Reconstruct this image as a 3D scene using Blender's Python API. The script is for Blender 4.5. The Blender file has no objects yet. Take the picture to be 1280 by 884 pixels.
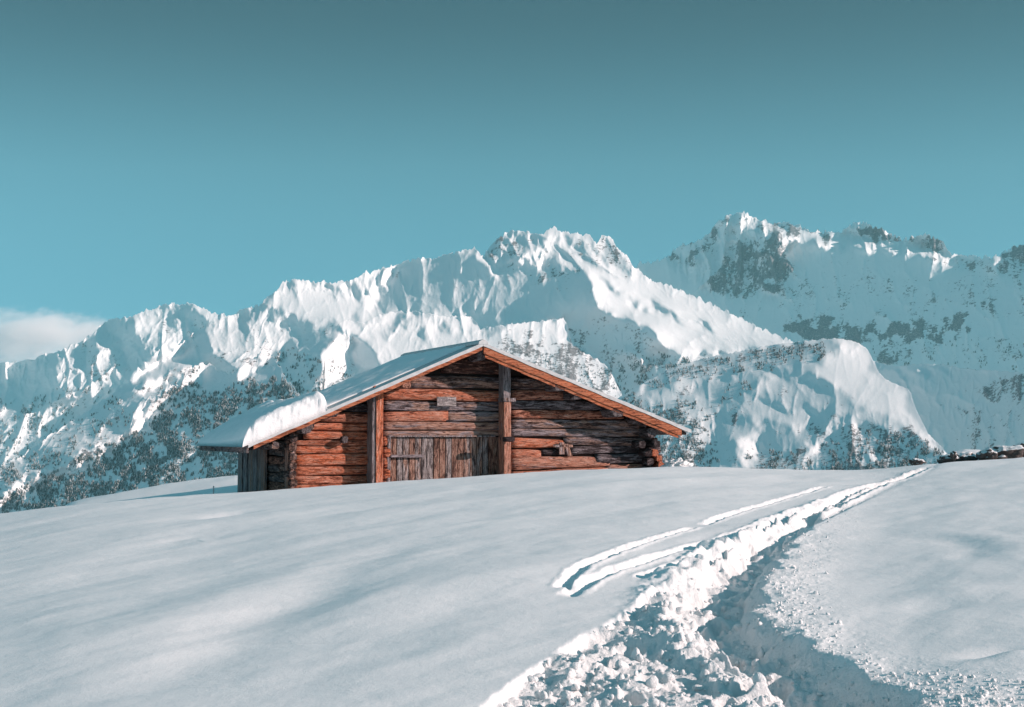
EXPOSURE = 0.56; SKY_AIR = 1.0; SKY_OZ = 1.5; SKY_TINT = (.31, 1.0, 1.31); SKY_POW = .8; SKY_STR = .14; SKY_MIX = .97
SKY_RAMP = [(0, .43), (.08, .485), (.17, .64), (.26, .27), (.36, .12), (.52, 1.6), (1, 3.5)]  # stops above the frame are raised to add ambient light to shaded snow
SUN_STR = 4.15; SUN_COL = (1, .77, .70)
CLOUD = 0.007; CLOUD_Y = 11900.0; HAZE = 2.3e-5; HAZE_COL = (.45, .93, 1.0)
import bpy, math, random
import numpy as np
random.seed(7); RNG = np.random.default_rng(11)
S = bpy.context.scene
COL = S.collection
# ------------------------------------------------------------------ camera
FPX, CXP, CYP, HOR = 1800.0, 640.0, 442.0, 545.0
PIT = math.atan((HOR-CYP)/FPX)
cp, sp = math.cos(PIT), math.sin(PIT)
cam = bpy.data.cameras.new('camera'); camo = bpy.data.objects.new('camera', cam); COL.objects.link(camo)
cam.sensor_width = 36; cam.lens = 36*FPX/1280; cam.clip_start = .1; cam.clip_end = 60000
camo.location = (0,0,0); camo.rotation_euler = (math.pi/2+PIT, 0, 0)
S.camera = camo
def ray(px, py):
    """direction through a place of the view, scaled so that its y component is 1"""
    X = (np.asarray(px, float)-CXP)/FPX; Y = (CYP-np.asarray(py, float))/FPX
    dy = cp - sp*Y; dz = sp + cp*Y
    return X/dy, dz/dy
def slope2py(r):
    """the inverse for the vertical slope"""
    Y = (r*cp - sp)/(cp + r*sp)
    return CYP - Y*FPX
# ------------------------------------------------------------------ world, sun
S.view_settings.view_transform = 'Standard'; S.view_settings.look = 'None'
S.view_settings.gamma = 1; S.view_settings.exposure = EXPOSURE
W = bpy.data.worlds.new('World'); S.world = W; W.use_nodes = True
nt = W.node_tree; bg = nt.nodes['Background']
SUN_EL, SUN_AZ = math.radians(20.5), math.radians(-13)     # azimuth measured from +x towards +y
sky = nt.nodes.new('ShaderNodeTexSky'); sky.sky_type = 'NISHITA'; sky.sun_disc = False
sky.sun_elevation = SUN_EL; sky.sun_rotation = math.pi/2 - SUN_AZ
sky.altitude = 2200; sky.air_density = SKY_AIR; sky.dust_density = 0.0; sky.ozone_density = SKY_OZ
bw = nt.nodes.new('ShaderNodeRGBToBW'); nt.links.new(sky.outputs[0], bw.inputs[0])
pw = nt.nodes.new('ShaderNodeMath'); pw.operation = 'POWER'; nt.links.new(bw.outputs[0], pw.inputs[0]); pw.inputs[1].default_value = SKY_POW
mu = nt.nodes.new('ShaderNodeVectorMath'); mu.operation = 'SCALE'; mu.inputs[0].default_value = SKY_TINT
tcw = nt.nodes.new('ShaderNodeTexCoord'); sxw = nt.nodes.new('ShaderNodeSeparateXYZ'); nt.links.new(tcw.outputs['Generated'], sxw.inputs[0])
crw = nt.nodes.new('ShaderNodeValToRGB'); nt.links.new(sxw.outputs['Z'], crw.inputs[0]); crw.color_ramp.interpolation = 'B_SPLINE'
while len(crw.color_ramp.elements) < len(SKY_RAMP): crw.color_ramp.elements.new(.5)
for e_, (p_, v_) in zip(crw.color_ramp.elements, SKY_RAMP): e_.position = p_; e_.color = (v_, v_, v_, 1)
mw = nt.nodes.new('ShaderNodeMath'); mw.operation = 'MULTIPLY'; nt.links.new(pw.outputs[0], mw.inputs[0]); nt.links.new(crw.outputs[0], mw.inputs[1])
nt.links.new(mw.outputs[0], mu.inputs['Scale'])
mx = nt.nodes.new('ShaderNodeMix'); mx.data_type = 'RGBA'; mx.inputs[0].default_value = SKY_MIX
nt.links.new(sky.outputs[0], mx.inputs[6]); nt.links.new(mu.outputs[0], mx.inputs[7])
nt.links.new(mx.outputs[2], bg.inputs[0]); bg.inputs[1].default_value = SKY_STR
sl = bpy.data.lights.new('sun', 'SUN'); sl.energy = SUN_STR; sl.angle = math.radians(.5); sl.color = SUN_COL
so = bpy.data.objects.new('sun', sl); COL.objects.link(so)
from mathutils import Vector, Matrix
sd = Vector((math.cos(SUN_EL)*math.cos(SUN_AZ), math.cos(SUN_EL)*math.sin(SUN_AZ), math.sin(SUN_EL)))
so.rotation_euler = sd.to_track_quat('Z', 'Y').to_euler()
S.cycles.max_bounces = 8; S.cycles.diffuse_bounces = 3; S.cycles.volume_bounces = 8; S.cycles.glossy_bounces = 2
S.cycles.use_denoising = True; S.cycles.caustics_reflective = False; S.cycles.caustics_refractive = False
# ------------------------------------------------------------------ helpers
def link_mesh(name, verts, faces, mat=None, parent=None, smooth=False, attrs=None):
    me = bpy.data.meshes.new(name)
    me.from_pydata([tuple(v) for v in verts], [], faces)
    if attrs:
        for k, a in attrs.items():
            at = me.attributes.new(k, 'FLOAT', 'POINT'); at.data.foreach_set('value', np.asarray(a, np.float32))
    if mat: me.materials.append(mat)
    if smooth: me.polygons.foreach_set('use_smooth', [True]*len(me.polygons))
    me.update()
    o = bpy.data.objects.new(name, me); COL.objects.link(o)
    if parent: o.parent = parent
    return o
def big_mesh(name, V, Q, mat, smooth=True, attrs=None):
    """V (n,3), Q (m,k) with k = 3 or 4"""
    me = bpy.data.meshes.new(name); n, (m, k) = len(V), Q.shape
    me.vertices.add(n); me.vertices.foreach_set('co', V.astype(np.float32).ravel())
    me.loops.add(m*k); me.loops.foreach_set('vertex_index', Q.astype(np.int32).ravel())
    me.polygons.add(m); me.polygons.foreach_set('loop_start', (np.arange(m)*k).astype(np.int32))
    me.polygons.foreach_set('loop_total', np.full(m, k, np.int32))
    me.polygons.foreach_set('use_smooth', np.full(m, smooth))
    if attrs:
        for kk, a in attrs.items():
            at = me.attributes.new(kk, 'FLOAT', 'POINT'); at.data.foreach_set('value', np.asarray(a, np.float32).ravel())
    me.update(calc_edges=True); me.validate()
    me.materials.append(mat)
    o = bpy.data.objects.new(name, me); COL.objects.link(o)
    return o
def grid_quads(nr, nc, wrap=False):
    idx = np.arange(nr*nc).reshape(nr, nc)
    if wrap: idx = np.concatenate([idx, idx[:, :1]], 1)
    return np.stack([idx[:-1, :-1], idx[:-1, 1:], idx[1:, 1:], idx[1:, :-1]], -1).reshape(-1, 4)
def tag(o, label=None, cat=None, group=None, kind=None):
    if label: o['label'] = label
    if cat: o['category'] = cat
    if group: o['group'] = group
    if kind: o['kind'] = kind
    return o
def spectral(h, w, p, seed, lo=None, hi=None, ax=1.0, ay=1.0, ang=0.0):
    """tileable noise with a power-law spectrum; ax, ay stretch it, ang turns it; wavelengths between lo and hi pixels"""
    r = np.random.default_rng(seed); f = np.fft.fft2(r.standard_normal((h, w)))
    ky = np.fft.fftfreq(h)[:, None]; kx = np.fft.fftfreq(w)[None, :]
    c, s = math.cos(ang), math.sin(ang)
    u = (kx*c + ky*s)*ax; v = (-kx*s + ky*c)*ay
    k = np.sqrt(u*u+v*v); k[0, 0] = 1
    g = k**(-p)
    if hi: g *= np.exp(-(1/(hi*k))**4)
    if lo: g *= np.exp(-(k*lo)**2)
    g[0, 0] = 0
    n = np.real(np.fft.ifft2(f*g)); return n/n.std()
def blur(img, s):
    h, w = img.shape; ky = np.fft.fftfreq(h)[:, None]; kx = np.fft.fftfreq(w)[None, :]
    return np.real(np.fft.ifft2(np.fft.fft2(img)*np.exp(-2*(math.pi*s)**2*(kx*kx+ky*ky))))
def sample(img, u, v, wrap=False):
    h, w = img.shape
    u = np.asarray(u, float); v = np.asarray(v, float)
    if wrap: u = np.mod(u, w); v = np.mod(v, h)
    else: u = np.clip(u, 0, w-1.001); v = np.clip(v, 0, h-1.001)
    i = np.floor(u).astype(int); j = np.floor(v).astype(int); fu = u-i; fv = v-j
    i %= w; j %= h; i1 = (i+1) % w; j1 = (j+1) % h
    return (img[j, i]*(1-fu)*(1-fv)+img[j, i1]*fu*(1-fv)+img[j1, i]*(1-fu)*fv+img[j1, i1]*fu*fv)
def sstep(a, b, x):
    t = np.clip((x-a)/(b-a), 0, 1); return t*t*(3-2*t)
def inside(P, x, y):
    r = np.zeros(np.shape(x), bool); n = len(P)
    for i in range(n):
        x0, y0 = P[i]; x1, y1 = P[(i+1) % n]
        if y0 == y1: continue
        c = (y0 > y) != (y1 > y)
        r ^= c & (x < (x1-x0)*(y-y0)/(y1-y0)+x0)
    return r
# ------------------------------------------------------------------ materials
def new_mat(name):
    m = bpy.data.materials.new(name); m.use_nodes = True
    return m, m.node_tree, m.node_tree.nodes['Principled BSDF']
class N:
    """small node-building helper"""
    def __init__(s, t): s.t = t
    def node(s, typ, **kw):
        n = s.t.nodes.new(typ)
        for k, v in kw.items(): setattr(n, k, v)
        return n
    def lk(s, a, b): s.t.links.new(a, b)
    def put(s, sock, v):
        if hasattr(v, 'is_output'): s.lk(v, sock)
        else: sock.default_value = v
    def coord(s, scale=(1,1,1), out='Object', rot=(0,0,0)):
        tc = s.node('ShaderNodeTexCoord'); mp = s.node('ShaderNodeMapping')
        mp.inputs['Scale'].default_value = scale; mp.inputs['Rotation'].default_value = rot
        s.lk(tc.outputs[out], mp.inputs[0]); return mp.outputs[0]
    def noise(s, vec, scale, detail=4, rough=.55, dist=0, out=0):
        n = s.node('ShaderNodeTexNoise'); s.lk(vec, n.inputs['Vector'])
        n.inputs['Scale'].default_value = scale; n.inputs['Detail'].default_value = detail
        n.inputs['Roughness'].default_value = rough; n.inputs['Distortion'].default_value = dist
        return n.outputs[out]
    def voro(s, vec, scale, feature='F1', out='Distance'):
        n = s.node('ShaderNodeTexVoronoi', feature=feature); s.lk(vec, n.inputs['Vector']); n.inputs['Scale'].default_value = scale
        return n.outputs[out]
    def math(s, op, a, b=0.0, c=None):
        n = s.node('ShaderNodeMath', operation=op); s.put(n.inputs[0], a); s.put(n.inputs[1], b)
        if c is not None: s.put(n.inputs[2], c)
        return n.outputs[0]
    def ramp(s, fac, stops, interp='LINEAR'):
        n = s.node('ShaderNodeValToRGB'); s.put(n.inputs[0], fac); cr = n.color_ramp; cr.interpolation = interp
        while len(cr.elements) < len(stops): cr.elements.new(.5)
        for e, (p, c) in zip(cr.elements, stops):
            e.position = p; e.color = (c[0], c[1], c[2], 1) if isinstance(c, tuple) else (c, c, c, 1)
        return n.outputs[0]
    def mix(s, fac, a, b, blend='MIX'):
        n = s.node('ShaderNodeMix', data_type='RGBA', blend_type=blend)
        s.put(n.inputs[0], fac)
        for sk, v in ((n.inputs[6], a), (n.inputs[7], b)):
            if isinstance(v, tuple): sk.default_value = v+(1,) if len(v) == 3 else v
            else: s.put(sk, v)
        return n.outputs[2]
    def maprange(s, v, a, b, c=0.0, d=1.0):
        n = s.node('ShaderNodeMapRange'); s.put(n.inputs[0], v)
        for i, q in enumerate((a, b, c, d)): s.put(n.inputs[i+1], q)
        return n.outputs[0]
    def attr(s, name):
        n = s.node('ShaderNodeAttribute'); n.attribute_name = name; return n.outputs['Fac']
    def bump(s, h, strength, dist):
        n = s.node('ShaderNodeBump'); s.lk(h, n.inputs['Height']); n.inputs['Strength'].default_value = strength
        n.inputs['Distance'].default_value = dist; return n.outputs[0]
SNOW = (.86, .87, .88)
def snow_material(name, bumps, col=SNOW, broken=False):
    m, t, b = new_mat(name); n = N(t)
    v = n.coord(); h = None
    for sc, amt in bumps:
        x = n.math('MULTIPLY', n.noise(v, sc, 5, .6), amt)
        h = x if h is None else n.math('ADD', h, x)
    if broken:
        at = n.attr('broken'); g = n.math('ADD', n.math('MULTIPLY', n.noise(v, 26, 6, .7, .4), .020), n.math('MULTIPLY', n.noise(v, 95, 4, .7), .007))
        h = n.math('ADD', h, n.math('MULTIPLY', g, at))
    n.lk(n.bump(h, 1.0, 1.0), b.inputs['Normal'])
    b.inputs['Base Color'].default_value = col+(1,); b.inputs['Roughness'].default_value = .65
    b.inputs['Specular IOR Level'].default_value = .25
    return m
M_FIELD = snow_material('field snow', [(1.4, .014), (18, .0026), (75, .0016), (260, .0011)], broken=True)
M_PACK = snow_material('packed snow', [(26, .022), (95, .008)])
M_ROOFSNOW = snow_material('roof snow', [(3, .02), (25, .006), (120, .001)])
def mountain_material(name, scale, rockcol=(.16, .15, .15)):
    """snow with rock where the 'rock' weight says rock breaks through"""
    m, t, b = new_mat(name); n = N(t)
    v = n.coord((1, 1, 1.8)); n1 = n.noise(v, scale, 7, .68, .6)
    n2 = n.noise(v, scale*.23, 4, .6, .4)
    nn = n.math('ADD', n.math('MULTIPLY', n1, .68), n.math('MULTIPLY', n2, .32))
    d = n.attr('rock')
    f = n.maprange(n.math('ADD', nn, n.math('MULTIPLY', n.math('SUBTRACT', d, .5), .42)), .485, .555)
    f = n.math('MULTIPLY', f, n.maprange(d, .02, .1, 0, .94))
    dust = n.maprange(n.noise(n.coord((1, 1, 2.6)), scale*2.7, 5, .7), .54, .62, 0, .6); f = n.math('MULTIPLY', f, n.math('SUBTRACT', 1.0, dust))
    rc = n.mix(n.noise(v, scale*2.1, 4, .7), tuple(c*.55 for c in rockcol), tuple(c*1.6 for c in rockcol))
    n.lk(n.mix(f, SNOW, rc), b.inputs['Base Color'])
    b.inputs['Roughness'].default_value = .8; b.inputs['Specular IOR Level'].default_value = .1
    h = n.math('MULTIPLY', n.noise(v, scale*.9, 6, .7), n.math('ADD', n.math('MULTIPLY', f, 1.6), .35))
    n.lk(n.bump(h, .6, .16/scale), b.inputs['Normal'])
    return m
# ------------------------------------------------------------------ mountains
# Each range is one relief: a crest line, a mean slope, and spurs and hollows whose flanks turn towards
# or away from the sun ("turn" > 0 faces right, < 0 faces left), integrated into real depth in metres.
X0, Y0, CW, CH = -240, 240, 1800, 460
GX, GY = np.meshgrid(np.arange(CW)+X0, np.arange(CH)+Y0)
WARP_U = spectral(CH, CW, 1.6, 101, lo=3, hi=60)*2.6; WARP_V = spectral(CH, CW, 1.6, 102, lo=3, hi=60)*2.2
def paint(canvas, items, soft=1.2, warp=1.0):
    for pts, val in items:
        m = inside(pts, GX+WARP_U*warp, GY+WARP_V*warp).astype(float)
        m = np.clip(blur(m, soft), 0, 1)
        canvas[...] = canvas*(1-m)+val*m
    return canvas
L, D_, H_ = 1.0, -1.75, -.9; V_ = -1.3
TURN = [
 # far left range
 ([(-240,380),(340,380),(300,430),(150,500),(-240,640)], .35),
 ([(134,402),(150,398),(167,396),(169,412),(160,424),(146,428),(138,416)], D_),
 ([(167,395),(178,396),(186,404),(198,404),(204,412),(180,416),(170,412)], 1.2),
 ([(204,386),(228,380),(250,384),(262,398),(240,402),(228,396),(216,404),(206,398)], -.9),
 ([(246,384),(262,391),(280,396),(296,400),(276,404),(258,400)], 1.3),
 ([(186,420),(206,410),(236,404),(250,414),(226,426),(200,432)], 1.0),
 ([(150,428),(170,424),(196,432),(176,448),(158,456),(146,448)], -1.0),
 ([(110,432),(118,428),(126,440),(112,458),(100,470),(104,450)], D_),
 ([(126,438),(138,424),(150,430),(160,446),(146,462),(130,470),(118,462)], 1.0),
 ([(30,455),(60,446),(78,452),(70,476),(84,492),(40,506),(14,492),(44,474)], -1.2),
 ([(66,470),(80,452),(104,446),(112,462),(92,480),(74,486)], .9),
 ([(-30,460),(-4,455),(22,470),(6,484),(-20,490)], .9),
 ([(58,505),(72,492),(110,482),(126,474),(96,498),(70,520)], -1.2),
 ([(-60,560),(0,515),(8,522),(4,540),(-20,556)], -1.0),
 ([(146,464),(148,488),(100,518),(60,546),(25,571),(0,579),(-80,616),(-80,560),(20,528),(60,506),(104,486)], 1.0),
 # the shaded valley flank under the diagonal
 ([(252,408),(240,424),(238,434),(190,456),(146,488),(100,519),(60,547),(25,573),(0,580),(-80,618),(-240,700),(500,700),(520,470),(500,452),(470,452),(463,432),(430,402),(400,412),(376,416),(366,428),(345,438),(330,448),(300,462),(280,452),(262,440),(262,424)], V_),
 ([(240,424),(262,424),(262,440),(280,452),(300,462),(332,446),(300,430),(280,410)], .5),
 ([(160,478),(170,459),(208,437),(226,428),(240,426),(216,446),(186,466)], 2.4),
 ([(160,491),(184,481),(222,464),(246,454),(242,462),(205,480),(176,493)], 2.4),
 ([(184,523),(190,500),(206,488),(224,482),(232,466),(250,456),(263,458),(258,471),(236,490),(200,506),(190,522)], 2.4),
 ([(296,471),(306,452),(330,440),(337,444),(322,462),(302,474)], 2.4),
 ([(274,488),(276,476),(280,478),(280,489)], 2.4), ([(286,486),(290,475),(295,476),(291,488)], 2.4),
 ([(166,541),(169,516),(176,500),(179,502),(178,535),(170,543)], 2.4),
 ([(42,602),(54,590),(84,583),(98,566),(118,560),(144,550),(162,544),(158,554),(132,572),(100,586),(60,600)], 2.2),
 ([(4,622),(20,606),(42,602),(30,612),(10,626)], 2.2),
 ([(18,598),(30,595),(40,598),(30,601)], 2.2),
 ([(345,450),(352,432),(357,440),(352,452)], 2.4), ([(368,430),(372,426),(374,434),(369,442)], 2.4),
 ([(382,452),(392,444),(391,450),(383,455)], 2.4),
 ([(402,446),(412,428),(424,418),(431,420),(430,432),(437,424),(443,428),(438,444),(441,456),(456,460),(444,468),(420,474),(400,486),(412,470),(386,476),(403,458)], 2.4),
 ([(430,400),(440,402),(470,420),(500,440),(560,470),(520,480),(476,456),(462,434),(436,413),(418,406)], 1.0),
 # sunlit shoulder left of centre
 ([(300,400),(320,383),(336,370),(350,356),(330,395),(302,410)], -1.2),
 ([(336,372),(366,350),(440,349),(498,330),(490,350),(470,376),(480,392),(430,402),(378,406),(340,440),(310,440),(320,410)], .75),
 ([(334,388),(346,382),(352,396),(334,400)], -1.1), ([(356,402),(370,396),(376,402),(366,412),(352,414)], -1.0),
 ([(326,404),(336,402),(328,412)], -1.0),
 ([(374,402),(384,400),(398,406),(372,418)], -1.1),
 ([(408,352),(416,354),(424,368),(430,374),(418,368)], -1.2), ([(384,350),(392,350),(396,362),(388,358)], -1.2),
 ([(438,356),(444,352),(450,368),(452,380),(444,374)], -1.2), ([(456,352),(464,350),(462,362),(470,380),(460,378)], -1.3),
 ([(420,356),(425,354),(434,372),(428,370)], -1.2), ([(363,352),(369,350),(376,362),(368,360)], -1.1),
 ([(470,350),(476,345),(486,362),(480,376),(474,362)], -1.2),
 ([(441,400),(450,384),(446,396),(441,402)], -1.2),
 # the big shaded bowl
 ([(497,334),(520,325),(560,318),(590,312),(606,318),(622,334),(650,330),(700,327),(730,335),(737,350),(746,386),(766,395),(800,400),(816,414),(838,436),(872,444),(960,436),(960,458),(860,464),(790,492),(772,494),(756,456),(712,432),(706,400),(640,406),(610,414),(590,406),(586,394),(556,396),(512,388),(482,396),(464,386),(484,366),(492,350)], D_),
 ([(604,318),(610,322),(622,334),(620,348),(616,336),(606,330),(598,322)], 1.0),
 ([(790,440),(800,434),(818,438),(828,446),(812,450),(796,448)], .9),
 ([(600,318),(608,312),(622,302),(636,290),(652,289),(690,290),(684,302),(676,312),(658,320),(640,326),(616,326)], -1.35),
 ([(620,328),(650,326),(662,316),(680,310),(686,320),(684,330),(650,331)], 1.1),
 ([(660,295),(664,291),(664,304),(658,304)], 1.0),
 ([(693,284),(740,295),(756,297),(775,312),(800,340),(814,352),(790,348),(733,336),(704,328),(684,316),(680,302)], .8),
 ([(690,296),(702,304),(716,318),(724,328),(708,322),(696,310)], -.9),
 ([(704,298),(714,296),(728,306),(744,326),(760,340),(744,336),(722,318)], -.8),
 ([(736,298),(742,298),(746,310),(756,322),(762,336),(748,322),(738,308)], -.9),
 ([(752,300),(760,297),(768,302),(774,314),(784,328),(790,342),(772,338),(756,322)], -.5),
 ([(733,336),(760,342),(812,352),(850,364),(900,386),(996,431),(950,434),(872,443),(838,434),(816,412),(766,393),(748,384),(738,352)], 1.0),
 ([(748,348),(760,352),(772,362),(784,374),(776,372),(760,362)], -1.0),
 ([(792,374),(800,380),(798,386),(788,380)], -.9), ([(806,384),(812,386),(816,394),(808,390)], -.9),
 ([(812,372),(830,380),(846,396),(860,408),(846,402),(824,388)], -1.0), ([(870,396),(884,404),(896,418),(880,410)], -.5),
 # rolling sunlit ground under the bowl
 ([(470,392),(512,390),(556,397),(588,396),(596,410),(640,406),(706,400),(712,432),(756,456),(776,492),(700,520),(560,470),(500,440),(462,410)], .55),
 ([(480,408),(500,396),(522,392),(508,404),(486,412)], -1.2), ([(545,410),(556,407),(570,412),(566,418),(552,416)], -1.1),
 ([(520,416),(536,410),(532,424),(526,432),(522,426)], -.8), ([(575,412),(592,412),(588,418)], -.9),
 ([(596,418),(612,408),(640,404),(628,412),(612,424)], -.9),
 ([(500,408),(520,404),(508,412)], -1.0),
 ([(640,402),(705,398),(712,430),(757,455),(776,492),(740,500),(640,450)], .5),
]
TURN_R = [
 ([(780,240),(1560,240),(1560,560),(780,560)], -2.1),
 ([(895,284),(915,270),(934,266),(950,275),(976,281),(984,284),(978,300),(984,314),(972,304),(962,292),(944,290),(934,284),(920,282)], 2.2),
 ([(984,284),(1005,286),(1050,294),(1100,302),(1135,302),(1180,317),(1225,323),(1200,326),(1130,318),(1070,308),(1040,306),(990,304),(982,314),(984,332),(970,318)], 3.6),
 ([(1068,285),(1078,279),(1090,288),(1100,296),(1084,292)], .8),
 ([(1236,322),(1262,322),(1284,326),(1284,332),(1258,330),(1250,345),(1246,330)], 2.2),
 ([(1196,334),(1206,336),(1202,340)], .9),
]
TURN_B = [
 ([(600,400),(1300,400),(1300,700),(600,700)], -.30),
 ([(740,516),(790,480),(836,458),(900,440),(960,432),(1040,424),(1054,428),(1044,438),(1010,450),(960,460),(880,466),(800,484),(770,520)], -1.55),
 ([(1052,428),(1075,431),(1090,446),(1080,456),(1100,473),(1140,488),(1128,505),(1142,522),(1192,580),(1160,565),(1120,525),(1060,500),(1010,462),(1046,444)], .30),
 ([(796,496),(812,484),(826,478),(846,472),(850,478),(836,486),(800,498)], -1.55),
 ([(846,492),(870,484),(888,478),(930,470),(962,468),(950,480),(942,492),(900,498),(858,498)], -1.55),
 ([(960,462),(985,460),(1010,468),(1034,478),(1054,490),(1036,486),(1000,476),(970,470)], -1.35),
 ([(940,500),(956,500),(984,506),(1012,506),(1010,512),(980,512)], -1.4),
 ([(1004,508),(1040,514),(1060,520),(1044,526),(1020,520)], -1.5), ([(1040,512),(1080,512),(1088,518),(1060,518)], -1.3),
 ([(898,516),(918,512),(944,518),(938,528),(910,532),(898,526)], -1.4),
 ([(946,528),(962,522),(978,532),(1000,544),(1020,520),(1046,526),(1042,540),(1010,560),(1000,590),(940,590),(930,560),(954,556)], -1.35),
 ([(898,536),(920,530),(942,530),(950,540),(924,550),(920,566),(940,590),(860,600),(880,560)], -1.5),
 ([(926,548),(946,556),(952,562),(942,568),(944,574),(932,568)], 1.1),
 ([(1040,540),(1060,530),(1100,530),(1150,548),(1180,580),(1060,600),(1010,590),(1010,570)], -1.3),
 ([(1058,530),(1066,528),(1084,556),(1078,552)], 1.0), ([(1080,566),(1096,564),(1102,580),(1090,578)], 1.0),
 ([(1130,535),(1150,545),(1175,570),(1160,562),(1140,545)], -1.35), ([(1008,556),(1030,560),(1028,568),(1012,566)], .8),
 ([(700,590),(760,500),(800,500),(850,512),(862,530),(876,540),(850,600)], -.9),
]
TURN_B2 = [
 ([(1000,400),(1560,400),(1560,700),(1000,700)], -1.7),
 ([(1075,446),(1094,452),(1120,458),(1150,455),(1180,456),(1206,461),(1188,462),(1184,466),(1166,462),(1162,470),(1158,478),(1152,470),(1156,466),(1130,463),(1095,462)], 1.0),
 ([(1128,486),(1140,486),(1136,494)], .9),
]
ROCK = [
 ([(-240,470),(430,400),(430,660),(-240,700)], .26),
 ([(130,380),(340,380),(300,430),(150,470),(0,500),(-240,500),(-240,440)], .16),
 ([(608,316),(622,300),(634,290),(652,288),(640,298),(626,308),(618,324)], .8),
 ([(616,326),(640,296),(690,292),(684,310),(640,326)], .42),
 ([(600,338),(660,332),(730,334),(728,346),(700,352),(690,362),(640,348),(606,350)], .34),
 ([(500,352),(606,340),(600,356),(560,362),(500,356)], .28),
 ([(680,352),(740,350),(742,372),(700,376)], .3),
 ([(700,300),(745,300),(752,300),(760,296),(770,303),(776,312),(786,330),(806,348),(770,342),(744,332),(710,318)], .34),
 ([(748,300),(768,300),(776,314),(786,330),(770,330),(752,316)], .55),
 ([(500,328),(476,338),(470,352),(494,360),(500,345)], .3),
 ([(744,390),(800,405),(836,440),(960,440),(880,462),(790,486),(716,434),(712,414),(740,404)], .40),
 ([(620,424),(690,420),(712,432),(757,455),(776,492),(700,500),(620,440)], .48),
 ([(60,430),(130,430),(116,480),(70,480)], .35), ([(125,430),(160,430),(150,468),(118,468)], .42),
 ([(200,402),(250,398),(250,425),(190,425)], .4), ([(430,420),(445,420),(440,460),(400,480),(404,455)], .33),
 ([(195,475),(262,456),(256,472),(190,520)], .42), ([(296,470),(306,452),(334,440),(322,462)], .45),
 ([(480,448),(520,455),(500,465)], .3),
]
ROCK_R = [
 ([(840,240),(1560,240),(1560,560),(1000,560),(840,400)], .2),
 ([(1000,350),(1280,340),(1560,340),(1560,400),(980,400)], .33),
 ([(1010,378),(1180,350),(1260,360),(1270,400),(1000,400)], .3),
 ([(838,328),(840,318),(852,308),(880,299),(894,286),(914,268),(924,270),(908,292),(896,306),(878,322),(864,330)], .68),
 ([(920,268),(950,270),(975,290),(984,310),(960,296),(930,284)], .4),
 ([(924,304),(946,296),(968,294),(978,312),(992,346),(966,350),(990,364),(958,372),(930,366),(896,372),(886,348),(898,328),(914,318)], .74),
 ([(940,300),(975,300),(985,340),(950,340)], .62),
 ([(968,280),(976,276),(1006,282),(1006,291),(984,288)], .9), ([(1012,290),(1036,288),(1040,296),(1014,294)], .8),
 ([(1050,294),(1076,276),(1112,288),(1136,300),(1120,300),(1090,296),(1078,303)], .85),
 ([(1132,302),(1150,292),(1170,294),(1188,318),(1160,312)], .68),
 ([(1194,328),(1210,322),(1244,326),(1240,336),(1198,344)], .55), ([(1214,374),(1250,366),(1246,384),(1220,386)], .6),
 ([(984,410),(996,402),(1030,404),(1052,398),(1060,408),(1088,410),(1140,406),(1166,408),(1178,394),(1214,404),(1214,414),(1180,420),(1130,424),(1060,428),(1000,422)], 1.0),
 ([(1080,430),(1160,428),(1148,448),(1100,450)], .5), ([(1160,430),(1280,420),(1280,460),(1150,446)], .34),
 ([(1246,340),(1320,280),(1560,280),(1560,340)], .5), ([(1244,326),(1262,310),(1290,304),(1330,306),(1330,325),(1270,322)], .8),
 ([(900,386),(990,376),(1000,396),(940,396)], .3),
]
ROCK_B = [
 ([(600,440),(1040,460),(1040,600),(600,600)], .22),
 ([(780,500),(800,478),(900,442),(1050,426),(1000,450),(900,465)], .42),
 ([(905,488),(930,482),(940,488),(920,498),(902,498)], .5), ([(905,520),(940,515),(940,522),(915,530)], .55),
 ([(1036,520),(1090,524),(1150,545),(1184,578),(1120,600),(1010,600),(990,580),(1030,545)], .5),
 ([(1100,530),(1170,560),(1180,580),(1110,580)], .58),
 ([(940,565),(1010,570),(1010,590),(940,590)], .45), ([(862,520),(900,540),(890,590),(760,590),(790,520)], .42),
 ([(1000,495),(1060,492),(1070,505),(1010,506)], .3), ([(985,530),(1030,528),(1010,545)], .38),
]
ROCK_B2 = [
 ([(1000,400),(1560,400),(1560,700),(1000,700)], .13),
 ([(1230,478),(1290,470),(1300,490),(1260,510),(1228,508),(1232,490)], .5), ([(1190,510),(1225,508),(1222,526),(1196,522)], .45),
 ([(1180,478),(1230,468),(1215,498)], .3), ([(1210,528),(1250,530),(1245,570),(1215,575)], .42), ([(1165,500),(1185,500),(1182,508)], .5),
 ([(1250,500),(1560,480),(1560,600),(1250,560)], .28), ([(1190,530),(1240,528),(1240,570),(1190,570)], .34),
]
TREES = [
 ([(-80,520),(60,500),(140,480),(140,490),(60,546),(0,580),(-80,616)], .55),
 ([(-80,620),(0,582),(60,565),(100,560),(92,572),(40,590),(0,620),(-80,680)], .9),
 ([(0,640),(60,602),(110,586),(160,556),(200,540),(290,490),(370,470),(400,480),(400,560),(240,640),(0,700)], 1.0),
 ([(60,548),(150,500),(170,520),(160,544),(90,565)], .1), ([(180,520),(240,492),(300,476),(360,440),(400,460),(380,480),(220,550)], .35),
 ([(240,545),(330,500),(380,490),(330,520),(250,560)], .3), ([(216,600),(250,560),(270,580),(230,610)], .15),
 ([(42,602),(98,566),(162,544),(132,572),(60,600)], .35),
 ([(186,520),(200,490),(262,458),(236,490)], .4), ([(380,470),(440,455),(420,500),(380,500)], .5),
 ([(660,430),(712,440),(757,465),(776,492),(700,520),(600,470)], .18),
 ([(760,460),(800,450),(850,450),(940,444),(900,462),(790,492),(770,490)], .45),
]
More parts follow.
